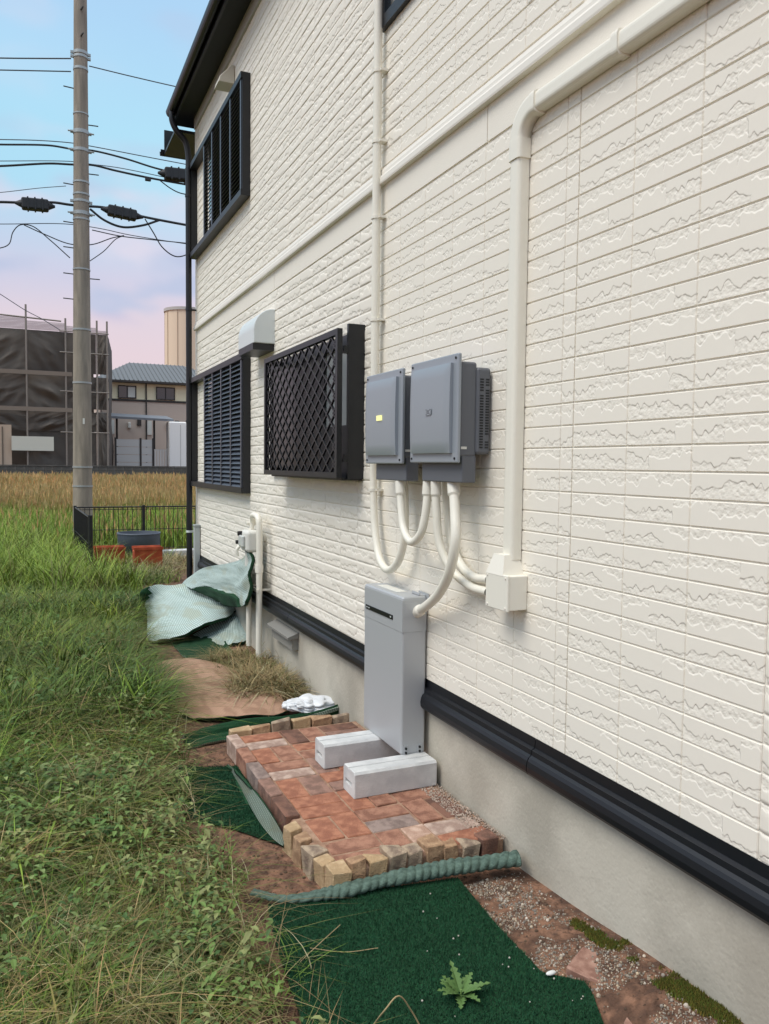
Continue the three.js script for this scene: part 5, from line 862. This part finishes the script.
{ // far two storey house
  const z = -50, X = px => onZ(px, 400, z).x, Y = py => onZ(150, py, z).y, x0 = X(102), x1 = X(235), cx = (x0 + x1) / 2;
  const t = thing('far_house', 'distant two storey house with cream upper and mauve brown lower wall', 'house', [cx, 0, z]);
  const P = (n, g, m, par = t) => { g.translate(-cx, 0, -z); return mesh(n, g, m, par); };
  const br = std({ color: '#c9b8aa', roughness: 0.85 }), cr = std({ color: '#f5e9c6', roughness: 0.85 }), dk = std({ color: '#3a3533', roughness: 0.7 }), rf = std({ color: '#5f6264', roughness: 0.6 });
  P('lower_wall', box(x0, x1, 0, Y(401.5), z - 8, z), br); P('upper_wall', box(x0, x1, Y(401), Y(383), z - 8, z - 0.02), cr);
  P('band', box(x0, x1, Y(402), Y(400), z, z + 0.06), dk); P('downpipe', box(X(145.5), X(146.8), 0.2, Y(383), z + 0.01, z + 0.08), dk);
  P('eave', box(x0 - 0.5, x1 + 0.5, Y(384), Y(382), z - 8.5, z + 0.5), dk);
  const yr0 = Y(382), yr1 = Y(356), ridge = X(137); const pr = [V(x0 - 0.5, yr0, z + 0.5), V(x1 + 0.5, yr0, z + 0.5), V(x1 - 2.5, yr1, z - 4), V(ridge, yr1, z - 4), V(x0 - 0.5, yr0, z - 8.5), V(x1 + 0.5, yr0, z - 8.5)], g = new THREE.BufferGeometry(); const q = (...k) => k.flatMap(i => pr[i].toArray()); g.setAttribute('position', new THREE.Float32BufferAttribute([...q(0, 1, 2), ...q(0, 2, 3), ...q(0, 3, 4), ...q(4, 3, 2), ...q(4, 2, 5), ...q(5, 2, 1)], 3)); const roof = P('roof', meterUV(g), rf);
  const ribs = []; for (let i = 0; i < 34; i++) { const u = i / 33, xa = lerp(x0 - 0.3, x1 + 0.3, u); const v = clamp(Math.min((xa - x0 + 0.5) / (ridge - x0 + 0.5), (x1 + 0.5 - xa) / 3)); ribs.push(cyl(V(xa, yr0 + 0.02, z + 0.5), V(xa, lerp(yr0, yr1, v) + 0.02, lerp(z + 0.5, z - 4, v)), 0.03, 0.03, 4)); }
  const rg = merge(ribs); rg.translate(-cx, 0, -z); mesh('roof_ribs', rg, rf, roof);
  for (const [a, b, cur] of [[119, 135.5, 1], [157, 174, 0], [196, 212, 1]]) { const y0 = Y(398.5), y1 = Y(387.5); const w = P('window', box(X(a), X(b), y0, y1, z + 0.0, z + 0.03), M.glass); const fr = merge([box(X(a) - 0.05, X(b) + 0.05, y0 - 0.05, y0, z, z + 0.08), box(X(a) - 0.05, X(b) + 0.05, y1, y1 + 0.05, z, z + 0.08), box(X(a) - 0.05, X(a), y0, y1, z, z + 0.08), box(X(b), X(b) + 0.05, y0, y1, z, z + 0.08), box((X(a) + X(b)) / 2 - 0.03, (X(a) + X(b)) / 2 + 0.03, y0, y1, z + 0.03, z + 0.07)]); fr.translate(-cx, 0, -z); mesh('frame', fr, dk, w); if (cur) { const cu = box((X(a) + X(b)) / 2 + 0.04, X(b) - 0.02, y0 + 0.03, y1 - 0.03, z + 0.031, z + 0.036); cu.translate(-cx, 0, -z); mesh('curtain', cu, M.label, w); } }
  for (const px of [111.5, 149]) { const w = P('narrow_window', box(X(px - 2), X(px + 2.5), Y(435), Y(421), z, z + 0.06), M.label); }
  for (const px of [129, 167.5]) P('wall_lamp', rbox(X(px - 1.5), X(px + 1.5), Y(429), Y(423), z, z + 0.2, 0.05), M.label);
  P('dark_vent', box(X(137), X(141), Y(426), Y(420), z, z + 0.1), dk);
  // carport
  const cz = -46.5, CXp = px => onZ(px, 430, cz).x, CY2 = py => onZ(140, py, cz).y;
  const cp = thing('carport', 'thin grey carport roof on posts in front of the far house', 'carport', [CXp(135), 0, cz]); const o0 = cp.position; const Q = (n, gg, m) => { gg.translate(-o0.x, 0, -o0.z); return mesh(n, gg, m, cp); };
  Q('roof', (() => { const gg = new THREE.BoxGeometry(CXp(170) - CXp(98), 0.12, 2.6); gg.rotateZ(-0.02); gg.rotateX(0.12); gg.translate((CXp(170) + CXp(98)) / 2, CY2(417), cz); return meterUV(gg); })(), std({ color: '#7d8288', roughness: 0.5 }));
  for (const px of [116, 153]) Q('post', box(CXp(px) - 0.05, CXp(px) + 0.05, 0, CY2(418), cz + 0.4, cz + 0.5), dk);
  // panel fence
  const fz = -45.5, FX = px => onZ(px, 450, fz).x, FY = py => onZ(140, py, fz).y;
  const pf = thing('panel_fence', 'grey horizontal panel fence below the carport', 'fence', [FX(135), 0, fz]); const f0 = pf.position; const S = (n, gg, m) => { gg.translate(-f0.x, 0, -f0.z); return mesh(n, gg, m, pf); };
  const gm = std({ color: '#c3c2bf', roughness: 0.6 }); for (const [a, b] of [[116, 140], [141, 152.5]]) for (let k = 0; k < 6; k++) { const y0 = 0.3 + k * (FY(439) - 0.3) / 6; S('board', box(FX(a), FX(b), y0, y0 + (FY(439) - 0.3) / 6 - 0.03, fz, fz + 0.05), gm); }
  for (const px of [115.5, 140.5, 153]) S('post', box(FX(px) - 0.05, FX(px) + 0.05, 0, FY(438), fz - 0.02, fz + 0.08), dk);
  const gt = thing('far_gate', 'pale slatted gate between the panel fence and the water tank', 'gate', [FX(162), 0, fz]); const pale = std({ color: '#d0cbc6', roughness: 0.6 }); for (let k = 0; k < 8; k++) mesh('slat', box(-0.55 + k * 0.14, -0.55 + k * 0.14 + 0.1, 0.2, FY(449), 0, 0.04), pale, gt); mesh('rail', box(-0.58, 0.58, FY(449) - 0.08, FY(449), -0.05, -0.005), pale, gt);
  const wt = thing('water_tank', 'white water heater tank unit beside the far house', 'tank', [FX(179), 0, fz]); mesh('tank', rbox(-0.62, 0.62, 0.1, FY(421), -0.5, 0.5, 0.08), std({ color: '#efeeea', roughness: 0.5 }), wt); mesh('panel_seam', box(-0.02, 0.02, 0.2, FY(424), 0.5, 0.512), gm, wt); mesh('cap', cyl(V(-0.1, FY(421), 0), V(-0.1, FY(419.5), 0), 0.14, 0.12, 12), dk, wt);
}
{ // round tower far off
  const z = -140, X = px => onZ(px, 340, z).x, top = onZ(180, 313, z).y, r = (X(208) - X(165)) / 2, cx = X(165) + r;
  const t = thing('round_tower', 'pale round tower block rising behind the far house roof', 'tower', [cx, 0, z]);
  const seg = (a0, a1, m, n) => { const g = new THREE.CylinderGeometry(r, r, top, 18, 1, true, a0, a1 - a0); g.translate(0, top / 2, 0); mesh(n, g, m, t); };
  seg(-Math.PI, Math.PI, std({ color: '#e3cdb3', roughness: 0.9 }), 'wall'); for (let k = 0; k < 9; k++) { const a = -2.4 + k * 0.6; mesh('panel_joint', box(Math.sin(a) * r - 0.05, Math.sin(a) * r + 0.05, 0, top, Math.cos(a) * r - 0.05, Math.cos(a) * r + 0.05), std({ color: '#bda78f', roughness: 0.9 }), t); }
  mesh('roof_rim', cyl(V(0, top, 0), V(0, top + 0.5, 0), r + 0.15, r + 0.15, 36), std({ color: '#b9b4ae', roughness: 0.9 }), t);
}
renderer.render(scene, camera);
